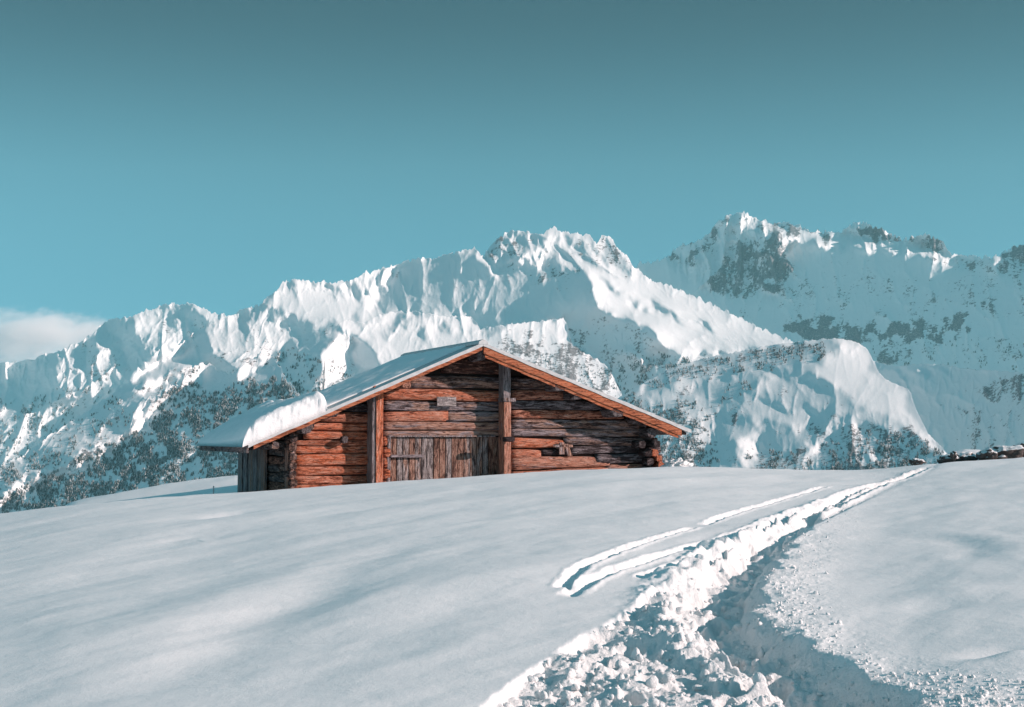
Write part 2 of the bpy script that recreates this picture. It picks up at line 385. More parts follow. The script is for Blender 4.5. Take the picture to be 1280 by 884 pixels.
TREES_B = [
 ([(740,516),(790,480),(836,458),(900,440),(960,434),(1040,428),(1040,436),(1000,450),(950,458),(880,466),(800,484),(770,520)], .7),
 ([(760,500),(800,498),(850,515),(875,540),(895,560),(890,600),(700,600)], .75),
 ([(905,488),(930,482),(940,488),(920,498),(902,498)], .5), ([(936,568),(1010,572),(1010,590),(936,590)], .35),
 ([(1090,545),(1150,550),(1180,580),(1100,590)], .55), ([(1030,560),(1100,550),(1100,590),(1030,590)], .25),
 ([(800,498),(850,505),(900,515),(890,525),(840,515)], .3),
]
SPUR = [([(-240,400),(440,400),(440,700),(-240,700)], -1.0),
 ([(180,526),(184,496),(206,484),(224,478),(232,463),(250,452),(265,454),(260,472),(238,492),(202,508),(190,524)], 1.9),
 ([(292,474),(300,458),(312,448),(336,438),(338,446),(322,464),(302,476)], 1.9),
 ([(164,544),(167,516),(174,498),(181,496),(179,536),(170,546)], 1.9), ([(360,430),(372,430),(374,440),(366,446)], 1.5),
 ([(-60,660),(18,604),(44,596),(54,586),(84,579),(98,562),(120,555),(146,546),(164,538),(158,556),(132,574),(100,588),(60,602),(20,626),(-20,656)], 1.9),
 ([(200,600),(240,556),(262,540),(250,560),(226,600)], .2)]
SPUR_ROCK = [([(-240,400),(440,400),(440,700),(-240,700)], .2), ([(184,524),(190,500),(232,466),(262,458),(236,490),(200,506)], .42), ([(296,470),(306,452),(334,440),(322,462)], .45), ([(42,602),(98,566),(162,544),(132,572),(60,600)], .42)]
SPUR_TREES = [([(-240,760),(40,604),(110,586),(160,556),(200,524),(240,500),(290,486),(370,474),(430,480),(430,660),(-240,760)], 1.0),
 ([(240,545),(330,500),(390,490),(330,520),(250,560)], .3), ([(216,600),(250,560),(270,580),(230,610)], .12), ([(-60,660),(40,600),(160,545),(132,572),(60,602)], .45), ([(180,520),(262,456),(236,490)], .4)]
TREES_R = [([(1080,428),(1280,430),(1280,470),(1100,456)], .3)]
# noise families: (angle of the fall line) elongated along it
def fam(seed, ang, st):
    tot = 0; prev = 1.0
    for i, (wl, am) in enumerate(((120, 2.6), (62, 2.0), (31, .95), (15, .38), (7, .24), (3.4, .15))):
        b = spectral(CH, CW, .5, seed*10+i, lo=wl*.42, hi=wl*.8, ax=1.0, ay=st, ang=ang)
        rdg = np.clip(1-np.abs(b)*.75, 0, 1)**1.6
        tot = tot+am*(rdg-.45)*prev; prev = .35+.9*rdg
    return tot*1.6
NOI = {'v': fam(1, 0.0, 2.1), 'r': fam(5, -math.radians(60), 2.6), 'l': fam(9, math.radians(42), 2.2)}
NDIR_R = [([(735,330),(1000,430),(870,445),(760,395)], 1.0), ([(690,285),(815,352),(733,336),(684,316)], 1.0), ([(430,400),(560,470),(470,456)], .6)]
NDIR_L = [([(-240,640),(-240,480),(100,480),(300,440),(430,400),(420,560),(200,700)], 1.0), ([(100,400),(330,380),(240,430),(100,490)], .5)]
NAMP = [([(480,330),(730,335),(745,385),(700,400),(600,412),(480,396)], .42), ([(497,330),(600,314),(620,345),(500,355)], .42),
        ([(350,365),(440,375),(470,380),(430,400),(380,400),(340,390)], .22), ([(365,349),(500,328),(485,372),(440,376),(370,362)], .75),
        ([(470,392),(640,405),(620,440),(500,440)], .35), ([(600,410),(705,400),(780,500),(640,500)], .28), ([(430,400),(560,460),(500,460),(440,415)], .25),
        ([(735,335),(1000,430),(870,445),(760,395)], .27), ([(60,548),(150,492),(238,434),(170,520),(100,560)], .55),
        ([(640,288),(800,340),(733,336),(600,330)], 1.25), ([(-100,440),(140,400),(300,390),(240,425),(100,500),(-100,560)], 1.0)]
NAMP_R = [([(780,330),(900,330),(900,400),(1000,400),(950,420),(780,380)], .35), ([(985,300),(1240,330),(1240,360),(1000,370)], .4),
          ([(838,330),(925,266),(1000,300),(990,370),(890,372)], 3.2), ([(1045,300),(1080,270),(1200,300),(1190,325),(1100,308)], 3.0)]
NAMP_B = [([(600,400),(1300,400),(1300,700),(600,700)], .15), ([(1000,460),(1060,430),(1140,490),(1130,520),(1050,500)], .1), ([(930,470),(1010,465),(1030,500),(960,500)], .15),
          ([(1030,520),(1180,560),(1180,600),(1000,600)], .5), ([(740,500),(900,530),(900,600),(700,600)], .4)]
NAMP_B2 = [([(1000,400),(1560,400),(1560,700),(1000,700)], .45)]
ndr = paint(np.zeros((CH, CW)), NDIR_R, 12, .5); ndl = paint(np.zeros((CH, CW)), NDIR_L, 12, .5)
NMIX = NOI['r']*ndr + (1-ndr)*(NOI['l']*ndl + NOI['v']*(1-ndl))
def crest(pts, jag, seed, u):
    x, y = np.array(pts, float).T
    base = np.interp(u, x, y)
    n = spectral(4, 2048, 1.1, seed, lo=.8, hi=26)[0]
    return base + jag*np.interp(u-u.min(), np.arange(2048), n)
def solve(turn, mean, eps=.22, lam=480.0):
    a = turn-mean; kx = 2*math.pi*np.fft.fftfreq(CW)[None, :]; ky = 2*math.pi*np.fft.fftfreq(CH*2)[:, None]
    a2 = np.concatenate([a, a[::-1]], 0); F = np.fft.fft2(a2)
    R = (-1j*kx)*F/(kx*kx+eps*ky*ky+(2*math.pi/lam)**2)
    return np.real(np.fft.ifft2(R))[:CH]
def mountain(name, label, D, cr, bottom, x_from, x_to, b, turn, rock, trees, namp, jag=1.6, seed=3, step=1.0, noise=3.4, yref=480, floor=-420, tone=(.17,.165,.17), tree_h=(3.0, 5.5), tree_n=9000, mscale=None, lam=480.0):
    T = paint(np.full((CH, CW), .4), turn, 1.6)
    u = np.arange(x_from, x_to+.1, step); top = crest(cr, jag, seed, u)
    reg = (GX >= x_from) & (GX <= x_to) & (GY >= np.interp(GX, u, top)-2)
    mean = float(T[reg].mean()); T = np.where(GY >= np.interp(GX, u, top)-6, T, 0*T+mean); T[:, :int(x_from-X0)] = mean; T[:, int(min(x_to-X0, CW)):] = mean
    rel = solve(T, mean, lam=lam)
    amp = blur(paint(np.full((CH, CW), .6), namp, 5), 3)
    rel = rel - NMIX*amp*noise*1.0
    m = D/FPX
    nr = int((bottom-top.min())/step)
    t = np.linspace(0, 1, nr)[:, None]
    UU = np.broadcast_to(u, (nr, len(u))); VV = top[None]*(1-t)+bottom*t
    def depth(U, V): return D + m*(mean*(U-(x_from+x_to)/2) + b*(yref-V) + sample(rel, U-X0, V-Y0))
    Y = depth(UU, VV); dx, dz = ray(UU, VV)
    P = np.stack([dx*Y, Y, dz*Y], -1)
    # far side: falls away behind the crest
    back = []
    for k, (run, drop) in enumerate(((6, 1.2), (16, 6), (40, 24), (110, 80), (260, 190), (420, 330))):
        q = P[0].copy(); q[:, 1] += run*m; q[:, 2] -= drop*m; q[:, 0] *= q[:, 1]/P[0][:, 1]; back.append(q)
    foot = P[-1].copy(); foot[:, 1] -= 30*m; foot[:, 2] = np.minimum(foot[:, 2]-20*m, floor)
    A = np.concatenate([np.array(back[::-1]), P, foot[None]], 0)
    rk = paint(np.zeros((CH, CW)), rock, 2.2, 2.6)
    rk = np.clip(rk*(1+.22*spectral(CH, CW, 1.2, seed+9, lo=2, hi=45, ay=2.4, ang=.15)+.12*NMIX), 0, 1)
    RK = sample(rk, UU-X0, VV-Y0); RK = np.concatenate([np.repeat(RK[:1], 6, 0), RK, RK[-1:]], 0)
    o = big_mesh(name, A.reshape(-1, 3), grid_quads(*A.shape[:2])[:, ::-1], mountain_material(name+' snow and rock', (mscale or 1)*1/(5.2*m), tone), attrs={'rock': RK})
    tag(o, kind='structure')
    if trees:
        td = paint(np.zeros((CH, CW)), trees, 4)
        clump = spectral(CH, CW, 1.1, seed+77, lo=2.5, hi=60)
        q = np.clip(td*.68+.50*clump*(td > .03), 0, 1.2)*(td > .02)
        r = np.random.default_rng(seed+5)
        tu = r.uniform(x_from, min(x_to, 1400), tree_n*12); tv = r.uniform(300, bottom, tree_n*12)
        ok = (sample(q, tu-X0, tv-Y0) > r.uniform(.15, 1.25, len(tu))) & (tv > np.interp(tu, u, top)+4)
        tu, tv = tu[ok][:tree_n], tv[ok][:tree_n]
        ty = depth(tu, tv); ex, ez = ray(tu, tv); base = np.stack([ex*ty, ty, ez*ty], -1)
        n = len(tu); hh = r.uniform(*tree_h, n)*m; rr = hh*r.uniform(.28, .42, n)
        ang = np.arange(5)*2*math.pi/5
        V = np.zeros((n, 12, 3)); sn = np.zeros((n, 12))
        tw = r.uniform(0, 6, n)
        for i, a in enumerate(ang):
            V[:, i] = base+np.stack([rr*np.cos(a+tw), rr*np.sin(a+tw), hh*.02], -1)
            V[:, 5+i] = base+np.stack([rr*.62*np.cos(a+tw+.5), rr*.62*np.sin(a+tw+.5), hh*.48], -1)
        V[:, 10] = base+np.stack([0*hh, 0*hh, hh], -1); V[:, 11] = base+np.stack([0*hh, 0*hh, hh*.62], -1)
        sn[:] = r.uniform(0, 1, (n, 1))*.6+r.uniform(0, .4, (n, 12))
        f = [(i, (i+1) % 5, 11) for i in range(5)]+[(5+i, 5+(i+1) % 5, 10) for i in range(5)]
        Q = (np.array(f)[None]+12*np.arange(n)[:, None, None]).reshape(-1, 3)
        w = big_mesh('conifer_forest', V.reshape(-1, 3), Q, M_TREE, smooth=False, attrs={'frost': sn})
        tag(w, kind='stuff', label=label, cat='forest')
    return o
def tree_mat():
    m, t, b = new_mat('frosted conifer needles'); n = N(t)
    n.lk(n.mix(n.ramp(n.attr('frost'), [(.28, 0.0), (.95, 1.0)]), (.05, .07, .068), (.62, .64, .65)), b.inputs['Base Color'])
    b.inputs['Roughness'].default_value = .9; b.inputs['Specular IOR Level'].default_value = .05
    return m
M_TREE = tree_mat()
mountain('rocky_mountain', 'snowy scrub at the foot of the shaded rocky mountain on the right', 8600,
    [(560,420),(700,380),(780,340),(800,330),(822,326),(838,320),(842,312),(856,306),(880,298),(888,288),(898,276),(914,268),(922,265),(936,268),(950,275),(968,280),(978,276),(990,281),(1005,284),(1014,290),(1036,290),(1052,290),(1062,282),(1076,277),(1092,283),(1108,289),(1122,297),(1134,299),(1150,293),(1168,296),(1180,304),(1188,317),(1212,320),(1242,322),(1256,314),(1270,307),(1290,303),(1340,296),(1420,310),(1559,330)],
    600, 560, 1559, 1.35, TURN_R, ROCK_R, TREES_R, NAMP_R, jag=1.5, seed=21, noise=1.5, floor=-900, tone=(.075,.08,.09), tree_h=(2, 3.4), tree_n=2200)
mountain('far_mountains', 'conifers on the far sunlit flank at the left', 9000,
    [(-240,470),(-120,460),(-40,456),(10,453),(40,449),(58,442),(72,440),(88,432),(104,426),(118,414),(130,403),(138,399),(166,396),(176,390),(192,386),(204,381),(216,379),(224,381),(240,379),(252,384),(264,391),(280,393),(292,398),(298,388),(306,386),(322,386),(380,400),(430,440)],
    640, -240, 430, 1.45, TURN, ROCK, TREES[:1], NAMP, jag=.9, seed=31, noise=2.2, floor=-900, tree_h=(2.5, 4), tree_n=3000)
mountain('central_mountain', 'conifer forest covering the shaded valley flank behind the barn', 5200,
    [(-240,700),(-80,612),(-20,590),(0,580),(25,572),(60,546),(100,519),(146,489),(190,456),(226,430),(244,416),(262,404),(284,397),(300,391),(310,386),(322,382),(334,373),(346,362),(354,353),(366,349),(384,351),(410,353),(438,351),(446,346),(458,341),(470,338),(484,334),(498,330),(512,325),(528,323),(540,324),(552,320),(570,315),(590,310),(600,316),(606,318),(612,310),(620,300),(634,290),(650,288),(664,292),(680,292),(686,287),(693,283),(700,289),(720,292),(738,294),(746,306),(750,297),(758,294),(766,299),(772,310),(782,318),(790,330),(802,341),(814,351),(832,355),(850,363),(876,374),(900,385),(930,400),(950,410),(996,430),(1060,460),(1140,500)],
    650, -240, 1140, 1.5, TURN, ROCK, TREES[1:], NAMP, jag=1.1, seed=41, noise=1.8, floor=-620, tree_h=(2.2, 3.8), tree_n=16000)
mountain('foothill', 'low scrub dotting the sunlit ground just behind the barn roof', 4000,
    [(380,700),(396,600),(402,500),(406,440),(416,411),(424,404),(430,400),(440,402),(456,404),(470,395),(490,390),(512,389),(535,392),(556,396),(588,395),(594,402),(600,411),(620,408),(640,405),(680,401),(704,398),(709,406),(712,420),(716,432),(728,440),(740,446),(757,456),(764,466),(770,478),(777,493),(784,520),(795,600)],
    640, 385, 795, 1.9, TURN, ROCK, [([(640,430),(757,465),(790,500),(640,520)], .2), ([(380,470),(440,455),(420,500),(380,500)], .5)], NAMP, jag=.7, seed=71, noise=2.4, floor=-560, tree_h=(1.8, 3.2), tree_n=3000)
mountain('forested_spur', 'conifer forest on the shaded spur behind the left end of the barn', 3700,
    [(-240,790),(-100,690),(-20,642),(20,608),(44,598),(55,588),(84,581),(100,563),(120,557),(145,548),(158,541),(166,522),(172,502),(180,497),(190,498),(206,486),(224,480),(232,465),(250,454),(263,456),(275,465),(290,468),(300,459),(312,449),(326,443),(336,441),(345,452),(360,476),(380,500),(400,540),(420,600),(430,660)],
    660, -240, 420, 1.7, SPUR, SPUR_ROCK, SPUR_TREES, NAMP, jag=1.4, seed=81, noise=1.8, floor=-520, tree_h=(2.0, 3.7), tree_n=24000, lam=150)
mountain('shaded_slope', '', 3600,
    [(1000,452),(1070,447),(1094,452),(1120,458),(1150,455),(1180,456),(1206,461),(1240,463),(1280,466),(1400,474),(1559,470)],
    640, 1000, 1559, 1.7, TURN_B2, ROCK_B2, None, NAMP_B2, jag=.5, seed=51, noise=2.4, floor=-480)
mountain('rounded_hill', 'frosted conifers dotted over the rounded hill to the right of the barn', 2300,
    [(600,600),(700,545),(760,506),(800,481),(840,460),(880,448),(920,440),(960,432),(1000,427),(1040,423),(1060,425),(1074,429),(1084,437),(1089,445),(1093,455),(1099,466),(1108,475),(1124,482),(1134,486),(1139,492),(1141,500),(1145,512),(1152,526),(1160,542),(1178,560),(1192,576),(1230,610),(1300,640)],
    650, 600, 1300, 2.1, TURN_B, ROCK_B, TREES_B, NAMP_B, jag=.45, seed=61, noise=2.6, floor=-330, tree_h=(1.8, 3.2), tree_n=11000)
# ------------------------------------------------------------------ snow field
SIL = [(-400,700),(-200,668),(0,643),(90,631),(180,623),(293,617),(360,611),(470,603),(560,597),(650,592),(750,587),(850,585),(940,585.5),(1020,587),(1080,587.5),(1120,585),(1150,583),(1175,579),(1200,577),(1240,574.5),(1280,572),(1400,566),(1700,560)]
SIL2 = [(60,640),(85,631),(110,625),(150,617),(200,609),(250,602),(293,597),(330,595),(420,600),(560,640)]
YC = 29.0
def smooth_line(P, w=26):
    x, y = np.array(P, float).T; X = np.arange(x[0], x[-1], 4.0); Y = np.interp(X, x, y); k = np.exp(-.5*(np.arange(-30, 31)*4/w)**2); k /= k.sum()
    return list(zip(X, np.convolve(np.pad(Y, 30, mode='edge'), k, mode='valid')))
SIL = smooth_line(SIL)
_sx = ray([p[0] for p in SIL], [p[1] for p in SIL]); _s2 = ray([p[0] for p in SIL2], [p[1] for p in SIL2])
NZ = {'a': spectral(512, 512, 1.9, 201, lo=1.5, hi=90), 'b': spectral(512, 512, 1.5, 202, lo=1.5, hi=60),
      'c': spectral(512, 512, 1.0, 203, lo=1.2, hi=20), 'd': spectral(512, 512, 2.0, 204, lo=2, hi=120)}
_bil = -np.abs(spectral(512, 512, 1.9, 205, lo=2, hi=60)); NZ['e'] = (_bil-_bil.mean())/_bil.std()
def wn(k, x, y, cell):
    """noise k at a world place, one texel every 'cell' metres"""
    return sample(NZ[k], x/cell, y/cell, wrap=True)
def base_z(x, y):
    y = np.maximum(y, .01); X = x/y
    r1 = np.interp(X, _sx[0], _sx[1])
    g = np.clip(1-y/YC, 0, None)
    z = r1*np.minimum(y, YC) - 1.72*g**1.55
    yo = np.clip(y-YC, 0, None)
    z = z + r1*yo*1.0 - .0016*yo**2*np.where(yo < 30, 1, 0) - np.where(yo >= 30, 1.44+.096*(yo-30)+.0009*np.clip(yo-30, 0, 260)**2*np.clip(1-(yo-30)/900, 0, 1), 0)
    # second swell left of the barn, and the hollow before it
    r2 = np.interp(X, _s2[0], _s2[1]); hump = np.exp(-((y-47)/6.5)**2)
    want = np.clip(47*r2-(47*r1-.0016*18**2), 0, None)*sstep(-.34, -.30, X)*(1-sstep(-.14, -.05, X))
    z = z + want*hump - .35*np.exp(-((y-36)/4.)**2)*(1-sstep(-.24, -.19, X))
    return z
def ground_hit(px, py):
    """where the line of sight through (px, py) meets the snow"""
    dx, dz = ray(px, py); ys = np.linspace(4, 34, 1500)
    out = []
    for a, c in zip(np.atleast_1d(dx), np.atleast_1d(dz)):
        f = base_z(a*ys, ys)-c*ys; i = np.argmax(f > 0) if (f > 0).any() else int(np.argmax(f))
        out.append((a*ys[i], ys[i]))
    return np.array(out)
def near_line(P, x, y, reach):
    """signed distance (right of the line positive) and 0..1 place along the polyline, only within reach"""
    D = np.full(x.shape, 1e3); T = np.zeros(x.shape)
    seg = np.hypot(*(P[1:]-P[:-1]).T); cum = np.concatenate([[0], np.cumsum(seg)])
    m = (x > P[:, 0].min()-reach) & (x < P[:, 0].max()+reach) & (y > P[:, 1].min()-reach) & (y < P[:, 1].max()+reach)
    xs, ys = x[m], y[m]; d = np.full(xs.shape, 1e3); t = np.zeros(xs.shape)
    for i in range(len(P)-1):
        ax, ay = P[i]; bx, by = P[i+1]; vx, vy = bx-ax, by-ay; L2 = vx*vx+vy*vy+1e-9
        q = np.clip(((xs-ax)*vx+(ys-ay)*vy)/L2, 0, 1)
        ex, ey = xs-ax-q*vx, ys-ay-q*vy; dd = np.hypot(ex, ey)
        s = np.sign(ex*vy-ey*vx); s[s == 0] = 1
        k = dd < np.abs(d); d[k] = (dd*s)[k]; t[k] = ((cum[i]+q*seg[i])/cum[-1])[k]
    D[m] = d; T[m] = t
    return D, T
def densify(P, n=6):
    """rounded version of a polyline (Catmull-Rom)"""
    P = np.asarray(P, float); Q = np.concatenate([[2*P[0]-P[1]], P, [2*P[-1]-P[-2]]]); o = []
    for i in range(1, len(Q)-2):
        for k in range(n):
            t = k/n; o.append(.5*((2*Q[i])+(-Q[i-1]+Q[i+1])*t+(2*Q[i-1]-5*Q[i]+4*Q[i+1]-Q[i+2])*t*t+(-Q[i-1]+3*Q[i]-3*Q[i+1]+Q[i+2])*t**3))
    o.append(P[-1]); return np.array(o)
def G(pts, n=4): return densify(ground_hit([p[0] for p in pts], [p[1] for p in pts]), n)
# runner tracks pressed into the snow, the walked trench and the trampled ground beside it
TRACKS = [(G([(704,736),(722,717),(760,699),(810,679),(870,657)]), .13, .07),
          (G([(880,654),(915,642),(955,631),(1000,619),(1034,609)]), .12, .06),
          (G([(706,745),(722,736),(760,718),(810,701),(860,686),(915,671),(965,652),(1020,634),(1070,614),(1130,596),(1160,586)]), .15, .08),
          (G([(800,724),(850,704),(905,688),(960,670),(1010,645),(1055,627),(1110,604)]), .13, .07),
          (G([(640,900),(690,862),(735,828),(770,800)]), .11, .05)]
TRENCH = G([(1150,588),(1100,606),(1050,626),(1000,650),(965,672),(935,690),(912,712),(892,742),(898,770),(932,796),(985,826),(1030,854),(1078,892),(1120,940)])
TR_W = lambda t: np.interp(t, [0, .35, .6, .75, 1], [.06, .08, .20, .29, .33])
TR_D = lambda t: np.interp(t, [0, .3, .5, .65, 1], [.012, .035, .10, .16, .20])
TRAMP_PX = [(520,960),(598,886),(640,852),(690,816),(735,790),(770,771),(800,749),(820,734),(862,720),(905,703),(935,693),(985,675),(1020,655),(1060,634),(1110,611),(1170,582),(1184,578),(1150,592),(1100,614),(1050,634),(1010,655),(975,676),(950,700),(930,730),(925,760),(960,785),(1030,820),(1085,850),(1140,895),(1180,960)]
POWDER_PX = [(1180,576),(1200,580),(1150,600),(1090,622),(1062,650),(1040,680),(1020,710),(1022,760),(1060,800),(1120,830),(1280,850),(1500,960),(600,960),(900,700),(1100,600)]
_rp = np.random.default_rng(33); PITS = []
for k_ in range(26):                                       # boot holes along the trench and in the trampled ground
    t_ = k_/25; p_ = TRENCH[int((.30+.69*t_)*(len(TRENCH)-1))]
    PITS.append((p_[0]+_rp.normal(0, .05)-.05*(k_ % 2), p_[1]+_rp.normal(0, .08), .085, .16, _rp.uniform(-.5, .3), _rp.uniform(.05, .10)))
for qx, qy in ((690,862),(735,845),(760,820),(790,800),(805,765),(830,790),(845,755),(870,800),(790,860),(840,850),(880,845),(905,870),(930,850),(760,878),(700,890),(850,880),(960,876),(815,830),(660,880),(868,735),(985,868)):
    p_ = ground_hit([qx], [qy])[0]; PITS.append((p_[0], p_[1], _rp.uniform(.06, .10), _rp.uniform(.10, .17), _rp.uniform(-.9, .6), _rp.uniform(.04, .075)))
SWELLS = [(G([(150,884),(215,845),(300,800),(370,755),(430,715),(480,690),(560,672)]), .34, -.028),
          (G([(-40,820),(60,790),(150,765),(220,735),(300,715)]), .5, -.022), (G([(-20,748),(80,728),(150,712),(230,698),(300,678)]), .55, -.03),
          (G([(140,690),(200,678),(240,670),(290,668)]), .30, -.02), (G([(255,648),(290,642),(320,640)]), .22, -.025),
          (G([(300,884),(380,840),(470,790),(560,750),(640,730)]), .5, -.02), (G([(380,800),(500,750),(600,725),(700,700)]), .6, .03),
          (G([(60,860),(160,800),(250,760),(330,720)]), .6, .03), (G([(700,660),(760,640),(860,630)]), .6, -.018)]
LIP = G([(1040,652),(1090,660),(1140,668),(1190,670),(1215,672),(1240,686),(1268,700),(1310,706)], 6)
def field(x, y, px, py):
    """full snow height; px, py: where each place shows from the camera, used for the fringe masks only"""
    z = base_z(x, y)
    near = (y < 34) & (y > 4)
    ca, sa = math.cos(.95), math.sin(.95); xr, yr_ = x*ca+y*sa, -x*sa+y*ca
    z = z + .016*wn('d', xr*.45, yr_*1.0, .06)*np.where(y < 60, 1, 0) + .0016*wn('b', x*1.0, y, .05)*np.where(y < 40, 1, 0)
    tm = TR_MASK; pm = PW_MASK
    z = z - tm*.055
    chunk = .012*wn('e', x, y, .014)+.0045*wn('b', x+3, y, .007)+.026*wn('a', x+9, y+2, .030)
    fade = np.clip((16-y)/6, .12, 1)
    z = z + tm*chunk*fade*np.where(y < 33, 1, 0)
    z = z + pm*(.0050*np.maximum(wn('c', x, y, .011)-.55, 0) + .0035*wn('b', x, y, .012))*np.where(y < 33, 1, 0)*(.55+.45*fade)
    jit = .012*wn('a', x, y, .012)+.06*wn('a', x+7, y, .03)
    d, t = near_line(TRENCH, x, y, .9); w = TR_W(t)
    dd = np.abs(d+jit*np.clip(w/.2, 0, 1)); f = 1-sstep(w*.30, w*1.25, dd)
    dep = TR_D(t)
    z = z*(1-0) - f*dep*(1-.25*tm) + f*.016*wn('e', x, y, .020)*np.clip(w/.2, 0, 1)
    ridge = np.exp(-((d-w*1.25)/(.09+.25*w))**2)*(d > 0)+.12*np.exp(-((d+w*1.3)/(.10+.2*w))**2)*(d < 0)
    z = z + ridge*.05*np.clip(w/.25, .2, 1)*(1+.5*wn('b', x, y, .02))
    for (ax_, ay_, ra, rb, ro, dp_) in PITS:
        m_ = (np.abs(x-ax_) < .5) & (np.abs(y-ay_) < .6)
        if m_.any():
            u_ = (x[m_]-ax_)*math.cos(ro)+(y[m_]-ay_)*math.sin(ro); v_ = -(x[m_]-ax_)*math.sin(ro)+(y[m_]-ay_)*math.cos(ro)
            q_ = np.sqrt((u_/ra)**2+(v_/rb)**2)*(1+.10*wn('a', x[m_], y[m_], .01))
            z[m_] += -dp_*(1-sstep(.55, 1.0, q_))+.22*dp_*np.exp(-((q_-1.15)/.22)**2)
    for P, w_, dp in TRACKS:
        d, t = near_line(P, x, y, .5); d = d+.010*wn('b', x, y, .02)+.004*wn('c', x, y, .02)
        end = sstep(0, .02, t)*(1-sstep(.97, 1, t))
        prof = -dp*np.clip((d+w_*.62)/(w_*.9), 0, 1)*(1-sstep(w_*.28, w_*.46, d))
        lip = .05*dp*np.exp(-((d+w_*.75)/(w_*.2))**2)+.15*dp*np.exp(-((d-w_*.62)/(w_*.22))**2)
        z = z + (prof+lip)*end
    for P, w_, a in SWELLS:
        d, t = near_line(P, x, y, 3.2)
        z = z + 1.25*a*np.exp(-(d/w_)**2)*np.sin(math.pi*np.clip(t, 0, 1))**.6
    d, t = near_line(LIP, x, y, 2.0); d = d+.05*wn('a', x, y, .03)
    q = np.clip(t, 0, 1); s = np.sin(math.pi*np.clip(q*.9+.08, 0, 1))*sstep(.25, .6, q)
    z = z - s*.030*(d/.2)*np.exp(-(d/.26)**2)*sstep(.0, .6, q)*(np.abs(d) < 1.5)
    for (qx, qy, r_, a) in ((1184,751,.22,-.035),(1200,735,.2,.02),(1256,809,.14,-.05),(1268,814,.10,.05),(1120,722,.4,-.02),(760,655,.5,-.02)):
        p = ground_hit([qx], [qy])[0]; z = z + a*np.exp(-(((x-p[0])/(r_*1.6))**2+((y-p[1])/r_)**2))
    return z
# columns are bearings, rows are distances: dense where the camera looks
Xf = np.linspace(ray(-40, 500)[0], ray(1320, 500)[0], 1480)
side = np.concatenate([np.linspace(.40, 1.2, 14), np.tan(np.radians(np.array([56, 64, 72, 80, 87])))])
Xc = np.concatenate([-side[::-1], Xf, side])
pyr = np.linspace(930, 586, 640)
yy = np.linspace(5, YC, 4000); rr_ = base_z(ray(900, 600)[0]*yy, yy)/yy; pyy = slope2py(rr_)
yr = np.interp(pyr[::-1], pyy[::-1], yy[::-1])[::-1]
yr = np.concatenate([[.3, 1, 2, 3, 4, 4.8], yr[yr > 5.05], np.linspace(YC+.1, 40, 50), np.linspace(40.4, 75, 60), np.geomspace(78, 2600, 26)])
yr = np.unique(yr)
XX, YY = np.meshgrid(Xc, yr); WX = XX*YY
_bz = base_z(WX, YY); PX = CXP+FPX*XX*1.0*(cp+sp*(_bz/YY)); PY = slope2py(_bz/YY)
# px for a point: X' = Xn/dy -> recover exactly
_Yn = (CYP-PY)/FPX; PX = CXP+FPX*XX*(cp-sp*_Yn)
# fringe of the masks: raster on a picture-sized canvas, softened
_gx, _gy = np.meshgrid(np.arange(-100, 1400, 1.0), np.arange(560, 980, 1.0))
wu = spectral(420, 1500, 1.3, 301, lo=1.5, hi=40)
def fringe(P, s, wob):
    return blur(inside(P, _gx+wu*wob*np.clip((_gy-570)/150, .15, 1), _gy+wu[::-1]*wob*.6*np.clip((_gy-570)/150, .1, 1)).astype(float), s)
_tm = fringe(TRAMP_PX, 1.8, .9); _pm = fringe(POWDER_PX, 20, 16)
lim = (YY < YC) & (YY > 4.9)
TR_MASK = np.where(lim, sample(_tm, PX+100, PY-560), 0); PW_MASK = np.where(lim, sample(_pm, PX+100, PY-560), 0)
ZZ = field(WX, YY, PX, PY)
FV = np.stack([WX, YY, ZZ], -1)
_br = np.clip(TR_MASK+.35*PW_MASK, 0, 1)
_dt, _tt = near_line(TRENCH, WX, YY, 1.0); _br = np.maximum(_br, .9*(1-sstep(TR_W(_tt), TR_W(_tt)*1.6, np.abs(_dt))))
fieldo = big_mesh('snow_field', FV.reshape(-1, 3), grid_quads(*XX.shape), M_FIELD, attrs={'broken': _br})
tag(fieldo, kind='structure')
# ground behind the camera, so that the field goes on all round
bk = []
for a in np.radians(np.linspace(-87, 87, 30)):
    bk.append(math.tan(a))
yb = np.array([.3, -3, -10, -30, -100, -400, -2500.])
u0 = np.concatenate([[-3000, -800, -200, -60, -20, -8, -3], np.linspace(-2, 2, 9), [3, 8, 20, 60, 200, 800, 3000]])
BX, BY = np.meshgrid(u0, yb); BZ = -1.70-.04*np.abs(BY)-.02*np.abs(BX)
bo = big_mesh('snow_slope', np.stack([BX, BY, BZ], -1).reshape(-1, 3), grid_quads(*BX.shape)[:, ::-1], M_FIELD); tag(bo, kind='structure')
_g = np.linspace(-40000, 40000, 9); BX, BY = np.meshgrid(_g, _g)
vo = big_mesh('valley_floor', np.stack([BX, BY, 0*BX-640], -1).reshape(-1, 3), grid_quads(9, 9), snow_material('valley snow', [(.02, 2)])); tag(vo, kind='structure')
def snow_z(x, y):
    """height of the finished field at one place"""
    X = x/y; i = int(np.clip(np.searchsorted(Xc, X), 1, len(Xc)-1)); j = int(np.clip(np.searchsorted(yr, y), 1, len(yr)-1))
    return float(ZZ[j, i])
